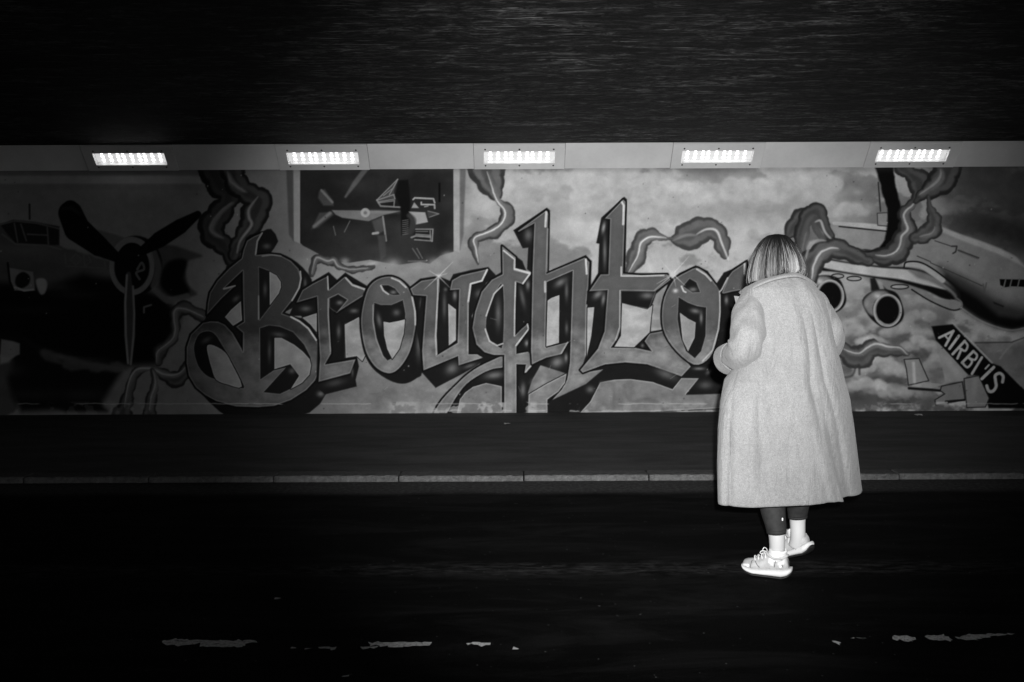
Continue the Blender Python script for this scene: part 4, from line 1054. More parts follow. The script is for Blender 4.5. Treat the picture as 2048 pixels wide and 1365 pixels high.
# ------------------------------------------------------------------ sloping white fascia with its panels
FB = Vector((0, WALL_Y - 0.004, EYE + (HORIZON - 337.5) / SW))
FT = Vector((0, FAS_TOP_Y, CEIL_Z - 0.006))
slope = (FT - FB); SLEN = slope.length; sdir = slope.normalized()
nrm = Vector((1, 0, 0)).cross(sdir)
if nrm.y > 0: nrm = -nrm
BASIS = Matrix(((1, sdir.x, nrm.x), (0, sdir.y, nrm.y), (0, sdir.z, nrm.z))).to_4x4()   # local x along, y up the slope, z out of it
fascia = empty('lighting_fascia', (FB + FT) / 2)
fascia.matrix_world = Matrix.Translation((FB + FT) / 2) @ BASIS
tag(fascia, 'sloping white painted fascia between the mural and dark ceiling', 'fascia')
core = link_mesh('backing', box_mesh('backing', XR - XL, SLEN - 0.02, 0.02), M_dark, fascia)
core.location = (0, 0, -0.112)
LX = [(p - 1024) / 184.2 for p in (261, 647, 1040, 1436, 1826)]
PLW = 0.985
def panel(x0, x1):
    me_ = box_mesh('fascia_panel', x1 - x0, SLEN, 0.014, 0.003, 1)
    o_ = link_mesh('fascia_panel', me_, M_panel, fascia)
    o_.location = ((x0 + x1) / 2, 0, random.uniform(-0.002, 0.0015))
    o_.rotation_euler = (random.uniform(-.004, .004), 0, 0)
G = 0.004
bounds = [x + s * PLW / 2 for x in LX for s in (-1, 1)]
panel(-9.2, -7.2 - G); panel(-7.2, bounds[0] - G)
for i_ in range(4): panel(bounds[2 * i_ + 1] + G, bounds[2 * i_ + 2] - G)
panel(bounds[-1] + G, 7.3 - G); panel(7.3, 9.3)

# ------------------------------------------------------------------ two scraps of litter on the footway
M_litter = mat('paper_scrap', 0.4, 0.8, 0.2)
def litter(px_, py_, w_, h_, label, rz, tone):
    gx, gy = px_ground(px_, py_, PAVE_Z)
    vt, fc = [], []
    r = np.random.default_rng(int(px_))
    n_ = 9
    for k in range(n_):
        a2 = 2 * math.pi * k / n_; q = r.uniform(0.6, 1.0)
        vt.append((w_ * q * math.cos(a2), h_ * q * math.sin(a2), r.uniform(0.001, 0.018)))
    vt.append((0, 0, 0.006))
    fc = [(k, (k + 1) % n_, n_) for k in range(n_)]
    o_ = link_mesh('paper_scrap', mesh_from('paper_scrap', vt, fc), M_litter)
    o_.location = (gx, gy, PAVE_Z + 0.001); o_.rotation_euler = (0, 0, rz)
    sm_ = o_.modifiers.new('thick', 'SOLIDIFY'); sm_.thickness = 0.001
    tag(o_, label, 'paper scrap', 'paper scraps on the footway')
litter(1013, 849, 0.035, 0.05, 'crumpled pale scrap on the footway below the letter g', 0.3, 0.4)
litter(1836, 832, 0.045, 0.05, 'dark flat scrap on the footway below the painted airliner', 1.1, 0.1)

# ------------------------------------------------------------------ five recessed LED fittings
WW, WH = 0.775, 0.150
def frame_mesh():
    bm = bmesh.new()
    hw, hh_ = PLW / 2, SLEN / 2
    w2, h2 = WW / 2, WH / 2
    wy = -0.012
    zt, zb = 0.010, -0.006
    outer = [(-hw, -hh_), (hw, -hh_), (hw, hh_), (-hw, hh_)]
    inner = [(-w2, -h2 + wy), (w2, -h2 + wy), (w2, h2 + wy), (-w2, h2 + wy)]
    vo = [bm.verts.new((x, y, zt)) for x, y in outer]; vi = [bm.verts.new((x, y, zt)) for x, y in inner]
    bo = [bm.verts.new((x * 1.003, y * 1.003, zb)) for x, y in outer]
    for i in range(4):
        j = (i + 1) % 4
        bm.faces.new((vo[i], vo[j], vi[j], vi[i]))
        bm.faces.new((bo[i], bo[j], vo[j], vo[i]))
    # recess sides
    vb = [bm.verts.new((x, y, -0.060)) for x, y in inner]
    for i in range(4):
        j = (i + 1) % 4
        bm.faces.new((vi[i], vi[j], vb[j], vb[i]))
    bmesh.ops.recalc_face_normals(bm, faces=bm.faces)
    me_ = bpy.data.meshes.new('cover_plate'); bm.to_mesh(me_); bm.free()
    return me_
ME_plate = frame_mesh()
ME_diff = box_mesh('diffuser', WW - 0.002, WH - 0.002, 0.01)
ME_lip = box_mesh('lip', PLW - 0.02, 0.018, 0.012, 0.003, 1)
def dome(name, r, h, seg=14, rings_=4):
    vt, fc = [], []
    for i in range(rings_):
        a_ = (math.pi / 2) * i / rings_
        for j in range(seg):
            t = 2 * math.pi * j / seg
            vt.append((r * math.cos(a_) * math.cos(t), r * math.cos(a_) * math.sin(t), h * math.sin(a_)))
    vt.append((0, 0, h)); top = len(vt) - 1
    for i in range(rings_ - 1):
        for j in range(seg):
            k = (j + 1) % seg
            fc.append((i * seg + j, i * seg + k, (i + 1) * seg + k, (i + 1) * seg + j))
    for j in range(seg): fc.append(((rings_ - 1) * seg + j, (rings_ - 1) * seg + (j + 1) % seg, top))
    return mesh_from(name, vt, fc, True)
ME_led = dome('led', 0.0175, 0.009, 10, 2)
ME_screw = dome('screw', 0.010, 0.006, 8, 2)
cols = [(p - 1038.0) / 186 for p in (979, 995, 1010.5, 1021.5, 1038, 1053.7, 1064.7, 1080, 1095.5)]
LB = ['leftmost lit ceiling-edge fitting, above the painted bomber propeller', 'second lit fitting from the left, above the framed fighter picture', 'middle lit fitting, above the letter g of the graffiti', 'fourth lit fitting from the left, nearly above the person', 'rightmost lit fitting, above the painted airliner']
for i_, x in enumerate(LX):
    f = empty('light_fitting')
    f.matrix_world = fascia.matrix_world @ Matrix.Translation((x, 0, 0.003))
    tag(f, LB[i_], 'light', 'recessed lights along the fascia')
    link_mesh('cover_plate', ME_plate, M_panel, f)
    lp = link_mesh('top_lip', ME_lip, M_panel, f); lp.location = (0, SLEN / 2 - 0.011, 0.014)
    d = link_mesh('diffuser', ME_diff, M_refl, f); d.location = (0, -0.012, -0.052)
    for r_ in range(3):
        for c0 in cols:
            l_ = link_mesh('led', ME_led, M_led, f)
            l_.location = (c0, -0.012 + (r_ - 1) * 0.047, -0.047)
    for sx in (-1, 0, 1):
        for sy in (-1, 1):
            s_ = link_mesh('screw', ME_screw, M_screw, f)
            s_.location = (sx * 0.37, -0.012 + sy * 0.104, 0.0105)

# ------------------------------------------------------------------ the person, walking away
PD = 4.36
def pp(px, py, d=PD):
    """point at distance d whose place in the photograph is (px, py)"""
    yy = py + ROLL * (px - 1024)
    return np.array(((px - 1024) / FPX * d, d, EYE - (yy - HORIZON) / FPX * d))
ORG = np.array((1.37, 4.36, 0.0))
person = empty('person', ORG)
tag(person, 'person with a streaked bob in a long pale wool coat, seen from behind', 'person')
def plink(name, me_, m, parent=None):
    o_ = link_mesh(name, me_, m, parent or person)
    return o_
def shift(me_):
    n_ = len(me_.vertices)
    a_ = np.empty(n_ * 3, np.float32); me_.vertices.foreach_get('co', a_)
    a_ = a_.reshape(-1, 3) - ORG.astype(np.float32)
    me_.vertices.foreach_set('co', a_.ravel()); me_.update()
    return me_
def join_meshes(name, meshes):
    bm = bmesh.new()
    for m_ in meshes:
        bm.from_mesh(m_)
    me_ = bpy.data.meshes.new(name); bm.to_mesh(me_); bm.free()
    return me_
def tube(path, radii, seg=18, n=6, squash=1.0, up=(0, 0, 1), cap=True):
    P = catmull(path, n)
    rr = catmull([(r, 0) for r in radii], n)[:, 0]
    return loft('tube', tube_rings(P, rr, seg, squash, up), cap)
def ball(c, r, seg=20):
    bm = bmesh.new(); bmesh.ops.create_uvsphere(bm, u_segments=seg, v_segments=seg // 2, radius=1)
    for v_ in bm.verts: v_.co = Vector((v_.co.x * r[0] + c[0], v_.co.y * r[1] + c[1], v_.co.z * r[2] + c[2]))
    me_ = bpy.data.meshes.new('ball'); bm.to_mesh(me_); bm.free(); return me_

# joints
L_ank, R_ank = np.array((1.292, 4.322, 0.105)), np.array((1.440, 4.462, 0.150))
L_knee, R_knee = np.array((1.275, 4.400, 0.480)), np.array((1.432, 4.430, 0.500))
L_hip, R_hip = np.array((1.290, 4.370, 0.900)), np.array((1.450, 4.375, 0.900))
HEAD = np.array((1.318, 4.385, 1.560))
L_sh, R_sh = pp(1512, 608, 4.37), pp(1622, 612, 4.41)
L_el, R_el = pp(1494, 688, 4.28), pp(1662, 676, 4.46)
L_wr, R_wr = pp(1466, 716, 4.47), pp(1600, 690, 4.74)
parts = [
    tube([(1.37, 4.37, 0.86), (1.37, 4.37, 0.98), (1.37, 4.37, 1.10), (1.37, 4.37, 1.25), (1.365, 4.375, 1.36), (1.355, 4.38, 1.41)], [0.12, 0.130, 0.105, 0.112, 0.095, 0.06], 24, 5, 1.0),
    tube([(1.355, 4.38, 1.36), (1.338, 4.385, 1.43), (1.322, 4.385, 1.50)], [0.062, 0.052, 0.055], 18, 4),
    ball(HEAD, (0.074, 0.092, 0.115)), ball(HEAD + (0.0, 0.03, -0.055), (0.056, 0.068, 0.065)),
    ball(HEAD + (-0.012, 0.105, -0.015), (0.013, 0.022, 0.024)),                      # nose
    ball(HEAD + (-0.008, 0.093, -0.062), (0.026, 0.012, 0.010)),                      # lips
    ball(HEAD + (-0.076, 0.012, -0.012), (0.012, 0.020, 0.032)), ball(HEAD + (0.076, 0.012, -0.012), (0.012, 0.020, 0.032)),
    tube([L_hip + (0.02, 0, 0.02), L_hip * .5 + L_knee * .5, L_knee, L_knee * .62 + L_ank * .38 + (0, -0.012, 0), L_ank + (0, 0, 0.10), L_ank, L_ank - (0.01, -0.01, 0.06)], [0.085, 0.078, 0.056, 0.056, 0.040, 0.037, 0.036], 20, 6),
    tube([R_hip - (0.02, 0, -0.02), R_hip * .5 + R_knee * .5, R_knee, R_knee * .62 + R_ank * .38 + (0, -0.012, 0), R_ank + (0, 0, 0.10), R_ank, R_ank - (0.01, -0.01, 0.05)], [0.085, 0.078, 0.056, 0.055, 0.040, 0.037, 0.036], 20, 6),
    tube([L_sh + (0.05, 0, 0.01), L_sh, L_sh * .5 + L_el * .5, L_el, L_el * .5 + L_wr * .5, L_wr], [0.045, 0.046, 0.042, 0.038, 0.036, 0.026], 16, 5),
    tube([R_sh - (0.05, 0, -0.01), R_sh, R_sh * .5 + R_el * .5, R_el, R_el * .5 + R_wr * .5, R_wr], [0.045, 0.046, 0.042, 0.038, 0.036, 0.026], 16, 5),
]
def hand(w, direc, thumb_side):
    d_ = direc / np.linalg.norm(direc)
    up_ = np.array((0, 0, 1.0)); s_ = np.cross(d_, up_); s_ /= np.linalg.norm(s_); u_ = np.cross(s_, d_)
    out = [tube([w, w + d_ * 0.03, w + d_ * 0.085], [0.026, 0.034, 0.034], 14, 4, 0.55, tuple(u_))]
    for k, (off, ln) in enumerate(((-0.027, 0.062), (-0.009, 0.074), (0.009, 0.070), (0.027, 0.054))):
        b0 = w + d_ * 0.080 + s_ * off
        out.append(tube([b0, b0 + d_ * ln * 0.45 - u_ * 0.008, b0 + d_ * ln * 0.75 - u_ * 0.026, b0 + d_ * ln * 0.85 - u_ * 0.046], [0.0095, 0.009, 0.008, 0.007], 10, 3))
    b0 = w + d_ * 0.03 + s_ * thumb_side * 0.026
    out.append(tube([b0, b0 + d_ * 0.03 + s_ * thumb_side * 0.022 - u_ * 0.010, b0 + d_ * 0.058 + s_ * thumb_side * 0.022 - u_ * 0.022], [0.012, 0.0105, 0.008], 10, 3))
    return out
parts += hand(L_wr, np.array((0.55, 1.0, 0.12)), 1) + hand(R_wr, R_wr - R_el + np.array((-.05, .05, .03)), -1)
body_me = shift(join_meshes('body', parts))
body = plink('body', body_me, M_skin)
body['label'] = 'bare ankles between dark leggings and white socks'
rm = body.modifiers.new('remesh', 'REMESH'); rm.mode = 'VOXEL'; rm.voxel_size = 0.006; rm.use_smooth_shade = True
sm = body.modifiers.new('smooth', 'SMOOTH'); sm.iterations = 3; sm.factor = 0.5

# leggings: tight calf-length tubes with a stitched hem
def legging(ank, knee, hip, zc):
    pts = [hip, hip * .5 + knee * .5, knee, knee * .62 + ank * .38 + (0, -0.012, 0), ank + (0, 0, 0.10), ank, ank - (0.01, -0.01, 0.06)]
    P = catmull(pts, 12); rr = catmull([(r, 0) for r in (0.085, 0.078, 0.056, 0.056, 0.040, 0.037, 0.036)], 12)[:, 0] + 0.0055
    keep = P[:, 2] > zc
    P, rr = list(P[keep]), list(rr[keep])
    last = P[-1].copy()
    for dz, add in ((0.020, 0.0), (0.0185, -0.0015), (0.017, 0.0012), (0.0, 0.001), (0.0, -0.004)):
        q = last.copy(); q[2] = zc + dz; P.append(q); rr.append(rr[len(keep[keep]) - 1] + add)
    rings_ = []
    for q, r in zip(P, rr):
        a_ = np.linspace(0, 2 * np.pi, 28, endpoint=False)
        w_ = 1 + 0.012 * np.sin(3 * a_ + q[2] * 60)
        rings_.append(np.stack([q[0] + r * w_ * np.cos(a_), q[1] + r * w_ * np.sin(a_), np.full(28, q[2]) + 0.004 * np.cos(a_)], -1))
    return loft('leggings', rings_, False)
legg = plink('leggings', shift(join_meshes('leggings', [legging(L_ank, L_knee, L_hip, 0.212), legging(R_ank, R_knee, R_hip, 0.250)])), M_legg)
for p_ in legg.data.polygons: p_.use_smooth = True
lg = plink('logo_tab', shift(box_mesh('logo_tab', 0.006, 0.003, 0.014, 0.001, 1, off=tuple(pp(1563, 1039, 4.285)))), M_reflect, legg)

M_stitch = mat('grey_stitching', 0.10, 0.9, 0.1)
# trainers ----------------------------------------------------------
def shoe(heel, yaw, pitch, label):
    """built pointing along +x from the heel at the origin, then turned"""
    root = empty('trainer'); root.parent = person
    root.location = heel - ORG
    root.rotation_euler = (Matrix.Rotation(yaw, 3, 'Z') @ Matrix.Rotation(pitch, 3, 'Y')).to_euler()
    if label: root['label'] = label
    Ls = 0.226
    def half(t):     # half width along the shoe, t 0..1
        return float(np.interp(t, [0, 0.03, 0.10, 0.25, 0.45, 0.62, 0.76, 0.88, 0.96, 1.0], [0.022, 0.032, 0.039, 0.038, 0.037, 0.043, 0.048, 0.046, 0.041, 0.029]))
    side = lambda t: float(np.interp(t, [0, 0.5, 0.8, 1], [0, 0.004, -0.003, -0.010]))
    bot = lambda t: float(np.interp(t, [0, 0.06, 0.16, 0.3, 0.75, 0.9, 1.0], [0.026, 0.010, 0.0, 0.0, 0.0, 0.008, 0.022]))
    top = lambda t: float(np.interp(t, [0, 0.05, 0.18, 0.4, 0.6, 0.8, 0.93, 1.0], [0.056, 0.053, 0.047, 0.041, 0.036, 0.034, 0.038, 0.046]))
    ts = np.concatenate([np.linspace(0, 0.12, 8), np.linspace(0.16, 0.86, 22), np.linspace(0.88, 1.0, 9)])
    def band(z0, z1, grow, n=24, bulge=0.0):
        rings_ = []
        for t in ts:
            x = t * Ls - 0.012 * (1 - t) ** 8
            h = half(t) + grow
            zb, zt = z0(t), z1(t)
            ring = []
            for k in range(n):
                a_ = 2 * math.pi * k / n
                c_, s_ = math.cos(a_), math.sin(a_)
                yy = math.copysign(abs(c_) ** 0.55, c_) * h * (1 + bulge * math.sin(t * 40) * 0.0)
                zz = (zb + zt) / 2 + math.copysign(abs(s_) ** 0.6, s_) * (zt - zb) / 2
                groove = -0.0025 * math.exp(-((s_ + 0.1) / 0.25) ** 2) * (1 if abs(c_) > 0.4 else 0)
                ring.append((x, yy + side(t) + math.copysign(groove, -c_) * -1, zz))
            rings_.append(ring)
        return rings_
    mids = loft('midsole', band(lambda t: bot(t) + 0.009, top, 0.0035), True)
    ms = link_mesh('midsole', mids, M_midsole, root)
    outs = loft('outsole', band(lambda t: bot(t) - 0.0, lambda t: bot(t) + 0.013, -0.001), True)
    link_mesh('outsole', outs, M_outsole, root)
    # upper: height profile with an ankle opening
    htop = lambda t: float(np.interp(t, [0, 0.04, 0.10, 0.20, 0.30, 0.38, 0.45, 0.55, 0.68, 0.80, 0.90, 0.97, 1.0], [0.108, 0.114, 0.110, 0.100, 0.098, 0.108, 0.106, 0.097, 0.085, 0.076, 0.071, 0.064, 0.056]))
    rings_ = []
    n = 28
    for t in ts:
        x = t * (Ls - 0.006) + 0.002
        h = half(t) * 0.95
        zb, zt = top(t) - 0.010, htop(t)
        ring = []
        for k in range(n):
            a_ = 2 * math.pi * k / n
            c_, s_ = math.cos(a_), math.sin(a_)
            up_ = max(s_, 0)
            narrow = 1 - (0.40 if t < 0.45 else 0.52) * up_ ** 1.7
            yy = math.copysign(abs(c_) ** 0.7, c_) * h * narrow
            zz = zb + (s_ + 1) / 2 * (zt - zb)
            lean = 0.010 * up_ * max(0, 1 - t * 8)
            wr = 0.0010 * math.sin(9 * a_ + 60 * t) * (1 if 0.45 < t < 0.75 else 0.3)
            ring.append((x + lean, yy + side(t), zz + wr))
        rings_.append(ring)
    link_mesh('upper', loft('upper', rings_, True), M_upper, root)
    # heel counter, toe cap and side overlays sit just proud of the mesh
    def overlay(t0, t1, s0, s1, grow, m, name):
        rr_ = []
        for t in np.linspace(t0, t1, 9):
            x = t * (Ls - 0.006) + 0.002
            h = half(t) * 0.95 + grow
            zb, zt = top(t) - 0.010, htop(t) + grow
            for sgn in (1, -1):
                pass
            row = []
            for q in np.linspace(s0, s1, 6):
                a_ = q
                c_, s_ = math.cos(a_), math.sin(a_)
                up_ = max(s_, 0)
                narrow = 1 - (0.40 if t < 0.45 else 0.52) * up_ ** 1.7
                row.append((x, abs(c_) ** 0.7 * h * narrow, zb + (s_ + 1) / 2 * (zt - zb)))
            rr_.append(row)
        for sgn in (1, -1):
            vt = [(p[0], sgn * p[1] + side(0.3) * 0 , p[2]) for r in rr_ for p in r]
            fc = [(i * 6 + j, i * 6 + j + 1, (i + 1) * 6 + j + 1, (i + 1) * 6 + j) for i in range(8) for j in range(5)]
            me_ = mesh_from(name, vt, fc, True)
            o_ = link_mesh(name, me_, m, root)
            so = o_.modifiers.new('thick', 'SOLIDIFY'); so.thickness = 0.002; so.offset = 0
    overlay(0.06, 0.22, -0.1, 0.55, 0.002, M_midsole, 'heel_overlay')
    overlay(0.30, 0.42, -0.3, 0.85, 0.002, M_midsole, 'side_overlay')
    overlay(0.84, 0.97, -0.3, 0.35, 0.002, M_midsole, 'toe_overlay')
    for t0, t1, q0, q1 in ((0.28, 0.25, -0.3, 0.9), (0.60, 0.70, -0.4, 0.6), (0.80, 0.78, -0.4, 0.9), (0.10, 0.13, -0.3, 0.7)):
        for sgn in (1, -1):
            pth = []
            for k in range(6):
                t = t0 + (t1 - t0) * k / 5; a2 = q0 + (q1 - q0) * k / 5
                h = half(t) * 0.95; zb, zt = top(t) - 0.010, htop(t)
                up_ = max(math.sin(a2), 0)
                pth.append((t * (Ls - 0.006) + 0.002, sgn * (abs(math.cos(a2)) ** 0.7 * h * (1 - (0.40 if t < 0.45 else 0.52) * up_ ** 1.7) + 0.0008) + side(t), zb + (math.sin(a2) + 1) / 2 * (zt - zb)))
            link_mesh('stitch_line', tube(pth, [0.0016] * 6, 6, 3), M_stitch, root)
    rp = dome('reflective_dot', 0.007, 0.002, 10, 2)
    for (x, y, z) in ((0.035, 0.0395, 0.064), (0.035, -0.0395, 0.064), (0.190, 0.0485, 0.050)):
        o_ = link_mesh('reflective_dot', rp, M_reflect, root); o_.location = (x, y, z); o_.rotation_euler = (R(-90) if y > 0 else R(90), 0, 0)
    # padded collar, sock and laces
    a_ = np.linspace(0, 2 * np.pi, 22)
    col_path = [(0.058 + 0.050 * math.cos(t), 0.030 * math.sin(t), 0.105 - 0.010 * math.sin(t) ** 2 + 0.010 * max(math.cos(t), 0) + 0.008 * max(-math.cos(t), 0)) for t in a_]
    link_mesh('collar', loft('collar', tube_rings(col_path, 0.007, 8), False), M_upper, root)
    srings = []
    for (z, rx, ry, cx) in ((0.060, 0.048, 0.030, 0.066), (0.090, 0.046, 0.031, 0.062), (0.112, 0.043, 0.034, 0.056), (0.124, 0.043, 0.040, 0.053), (0.134, 0.044, 0.042, 0.050), (0.138, 0.041, 0.040, 0.050), (0.132, 0.036, 0.036, 0.050)):
        t = np.linspace(0, 2 * np.pi, 26, endpoint=False)
        srings.append(np.stack([cx + rx * np.cos(t), ry * np.sin(t), z + 0.002 * np.sin(5 * t)], -1))
    link_mesh('sock', loft('sock', srings, False), M_sock, root)
    for k in range(4):
        t = 0.47 + k * 0.075
        x = t * Ls; z = htop(t) + 0.001
        pth = [(x, -0.024, z - 0.016), (x + 0.006, -0.012, z + 0.001), (x + 0.008, 0, z + 0.005), (x + 0.006, 0.012, z + 0.001), (x, 0.024, z - 0.016)]
        link_mesh('lace', tube(pth, [0.0028] * 5, 8, 4), M_sock, root)
    for sgn in (1, -1):
        b0 = np.array((0.470 * Ls, 0, htop(0.47) + 0.006))
        pth = [b0, b0 + (0.004, sgn * 0.018, 0.014), b0 + (0.020, sgn * 0.034, 0.016), b0 + (0.026, sgn * 0.026, 0.002), b0 + (0.006, sgn * 0.004, 0.002)]
        link_mesh('lace_loop', tube(pth, [0.0024] * 5, 8, 5), M_sock, root)
    return root
shoe(np.array((1.341, 4.284, 0.0)), R(180 - 28), R(0), 'pale trainer planted flat, toe pointing left')
shoe(np.array((1.498, 4.418, 0.084)), R(180 - 50), R(22), 'pale trainer with its heel lifted off the road')

# coat --------------------------------------------------------------
lev = [  # z, left x px, right x px, half depth, tilt, centre depth
 (1.478, 1531, 1594, 0.070, 0.00, 4.385), (1.462, 1524, 1600, 0.080, 0.00, 4.38), (1.440, 1508, 1615, 0.096, 0.0, 4.375), (1.410, 1495, 1629, 0.114, 0.02, 4.37), (1.354, 1493, 1642, 0.128, 0.00, 4.37),
 (1.256, 1502, 1652, 0.138, 0.0, 4.37), (1.157, 1502, 1661, 0.142, 0.02, 4.37), (1.058, 1482, 1674, 0.158, 0.08, 4.365), (0.959, 1450, 1685, 0.190, 0.16, 4.36), (0.860, 1442, 1697, 0.205, 0.19, 4.36),
 (0.736, 1437, 1708, 0.215, 0.24, 4.36), (0.563, 1435, 1721, 0.228, 0.29, 4.36), (0.395, 1437, 1733, 0.240, 0.33, 4.36)]
lev = np.array(lev)
NT, NZ = 220, 120
zs = np.linspace(1.478, 0.398, NZ)
def li(col): 
    # smooth interpolation through the level table (z decreasing)
    z = lev[::-1, 0]; y = lev[::-1, col]
    return lambda q: np.interp(q, z, y)
fl, fr, fd, ft, fc_ = (li(i) for i in (1, 2, 3, 4, 5))
th = np.linspace(0, 2 * np.pi, NT, endpoint=False)
coat_r = np.random.default_rng(11)
folds = [  # u at hem (-1..1 across the back), u at shoulder, amplitude, width, z where it starts fading in
 (-0.86, -0.84, -0.014, 0.030, 0.96), (-0.44, -0.52, -0.010, 0.05, 1.05), (-0.62, -0.66, 0.008, 0.10, 1.05),
 (0.10, -0.10, 0.012, 0.18, 1.36), (0.46, 0.06, -0.012, 0.055, 1.34), (0.24, -0.30, -0.008, 0.05, 1.34), (0.70, 0.34, -0.010, 0.05, 1.36), (-0.16, -0.56, -0.008, 0.06, 1.32), (0.36, -0.10, 0.006, 0.05, 1.34)]
rings = []
for z in zs:
    s_ = fc_(z) / FPX
    xl, xr = (fl(z) - 1024) * s_, (fr(z) - 1024) * s_
    cx, hx = (xl + xr) / 2, (xr - xl) / 2
    e = np.where(np.cos(th) < 0, float(np.interp(z, [0.4, 0.9, 1.1], [0.14, 0.50, 0.80])), float(np.interp(z, [0.4, 0.9, 1.1], [0.50, 0.68, 0.80])))
    u = np.sign(np.cos(th)) * np.abs(np.cos(th)) ** e
    w = np.sign(np.sin(th)) * np.abs(np.sin(th)) ** e
    x = cx + hx * u
    y = fc_(z) + fd(z) * w + ft(z) * (x - cx) * np.where(u < 0, 0.30, 1.0)
    lb = np.clip(-u, 0, 1) ** 0.7
    x = x * (1 - lb) + ((fl(z) + (fr(z) - fl(z)) * (u + 1) / 2 - 1024) / FPX * y) * lb      # the left flap hangs square to the photographer
    near = np.clip(-w * 1.6, 0, 1)
    hemf = np.clip((1.45 - z) / 1.05, 0, 1)
    dsp = np.zeros(NT)
    for uh, us, am, wd, z0 in folds:
        uu = us + (uh - us) * hemf + 0.018 * math.sin(z * 9 + uh * 20)
        amp = am * np.clip((z0 - z) / 0.22, 0, 1) * (0.95 + 0.2 * hemf)
        dsp += amp * np.exp(-((u - uu) / (wd * (0.75 + 0.5 * hemf))) ** 2)
    # deep pleat on the right of the back: the cloth beyond it hangs further away
    pl = np.clip((0.92 - z) / 0.5, 0, 1)
    up = 0.20 + 0.32 * np.clip((1.2 - z) / 0.8, 0, 1)
    step = 1 / (1 + np.exp(-(u - up) / 0.018))
    y = y + near * (-dsp) + near * pl * 0.085 * step - near * pl * 0.02 * np.exp(-((u - up + 0.05) / 0.05) ** 2)
    # soft random ripple everywhere
    y = y + near * (0.003 * np.sin(u * 7 + z * 9) + 0.002 * np.sin(u * 13 - z * 11 + 1))
    far = np.clip(w * 1.6, 0, 1)
    y = y + far * 0.02 * np.sin(u * 9 + 1) * hemf
    zz = np.full(NT, z)
    if z < 0.6:
        k = (0.6 - z) / 0.2
        zz = zz + k * (0.006 * np.sin(u * 5 + 0.5) - 0.006 * near * np.exp(-((u - up) / 0.06) ** 2))
    rings.append(np.stack([x, y, zz], -1))
coat_me = shift(loft('coat', rings, False))
coat = plink('coat', coat_me, M_coat)
so = coat.modifiers.new('thick', 'SOLIDIFY'); so.thickness = 0.007; so.offset = -1
coat['label'] = 'long pale wool coat'

def sleeve(path, radii, seed, cuff=False, n=9, inward=False):
    P = catmull(path, n); rr = catmull([(r, 0) for r in radii], n)[:, 0]
    R_ = tube_rings(P, rr, 44, 1.0, (0, 1, 0))
    r = np.random.default_rng(seed)
    ph = r.uniform(0, 6.28, 6)
    out = []
    m_ = len(R_)
    for i, ring in enumerate(R_):
        t = i / (m_ - 1)
        a_ = np.linspace(0, 2 * np.pi, 44, endpoint=False)
        wr = 0.030 * np.sin(2 * a_ + 9 * t + ph[0]) + 0.060 * np.sin(26 * t + 2.2 * np.sin(a_ + ph[1]) + ph[2]) * np.exp(-((t - 0.55) / 0.22) ** 2) + 0.034 * np.sin(4 * a_ + 14 * t + ph[3]) + 0.034 * np.sin(41 * t + 3 * np.sin(2 * a_ + ph[4]))
        out.append(P[i] + (ring - P[i]) * (1 + wr)[:, None])
    if cuff:      # turned-back cuff
        end = np.array(out[-1]); ax = P[-1] - P[-2]; ax = ax / np.linalg.norm(ax)
        c = end.mean(axis=0)
        out.append(c + (end - c) * 1.02 + ax * 0.006)
        out.append(c + (end - c) * 0.97 + ax * 0.010)
        out.append(c + (end - c) * 0.70 + ax * 0.002)
        out.append(c + (end - c) * 0.60 - ax * 0.03)
    return loft('sleeve', out, True)
Ls_ = sleeve([pp(1524, 586, 4.37), pp(1508, 602, 4.355), pp(1497, 636, 4.290), pp(1494, 670, 4.235), pp(1489, 696, 4.225), pp(1474, 710, 4.30), pp(1466, 715, 4.38), pp(1457, 719, 4.43)], [0.052, 0.070, 0.080, 0.082, 0.077, 0.070, 0.066, 0.068], 3, True)
plink('sleeve', shift(Ls_), M_coat, coat)
Rs_ = sleeve([pp(1606, 590, 4.40), pp(1626, 606, 4.41), pp(1648, 640, 4.44), pp(1662, 672, 4.47), pp(1656, 694, 4.53), pp(1634, 700, 4.62), pp(1605, 694, 4.71)], [0.050, 0.064, 0.066, 0.068, 0.066, 0.062, 0.060], 8, True)
plink('sleeve', shift(Rs_), M_coat, coat)
# turned-back cuff band on the near sleeve
cp = [pp(1469, 713, 4.375), pp(1460, 717, 4.42), pp(1453, 720, 4.452)]
cu = tube_rings(catmull(cp, 4), catmull([(0.0715, 0), (0.074, 0), (0.073, 0)], 4)[:, 0], 40, 1.0, (0, 1, 0))
cu_me = loft('cuff', cu, False); cuff = plink('cuff', shift(cu_me), M_coat, coat)
so = cuff.modifiers.new('thick', 'SOLIDIFY'); so.thickness = 0.004; so.offset = 1
# folded collar round the neck
rim_ = catmull([pp(1484, 594, 4.40), pp(1490, 587, 4.345), pp(1507, 576, 4.285), pp(1530, 565, 4.255), pp(1560, 556, 4.245), pp(1590, 552, 4.255), pp(1609, 556, 4.285), pp(1626, 566, 4.34), pp(1634, 572, 4.42)], 6)
rows = [rim_ + (0, 0.006, -0.006), rim_ + (0, -0.001, -0.003), rim_ + (0, -0.002, 0.001), rim_ + (0, 0.004, 0.006), rim_ + (0, 0.030, 0.014), rim_ + (0, 0.070, 0.020)]
nr = len(rim_)
cfc = [(i * nr + j, i * nr + j + 1, (i + 1) * nr + j + 1, (i + 1) * nr + j) for i in range(5) for j in range(nr - 1)]
col_o = plink('collar', shift(mesh_from('collar', np.concatenate(rows), cfc, True)), M_coat, coat)
so = col_o.modifiers.new('thick', 'SOLIDIFY'); so.thickness = 0.004; so.offset = 0
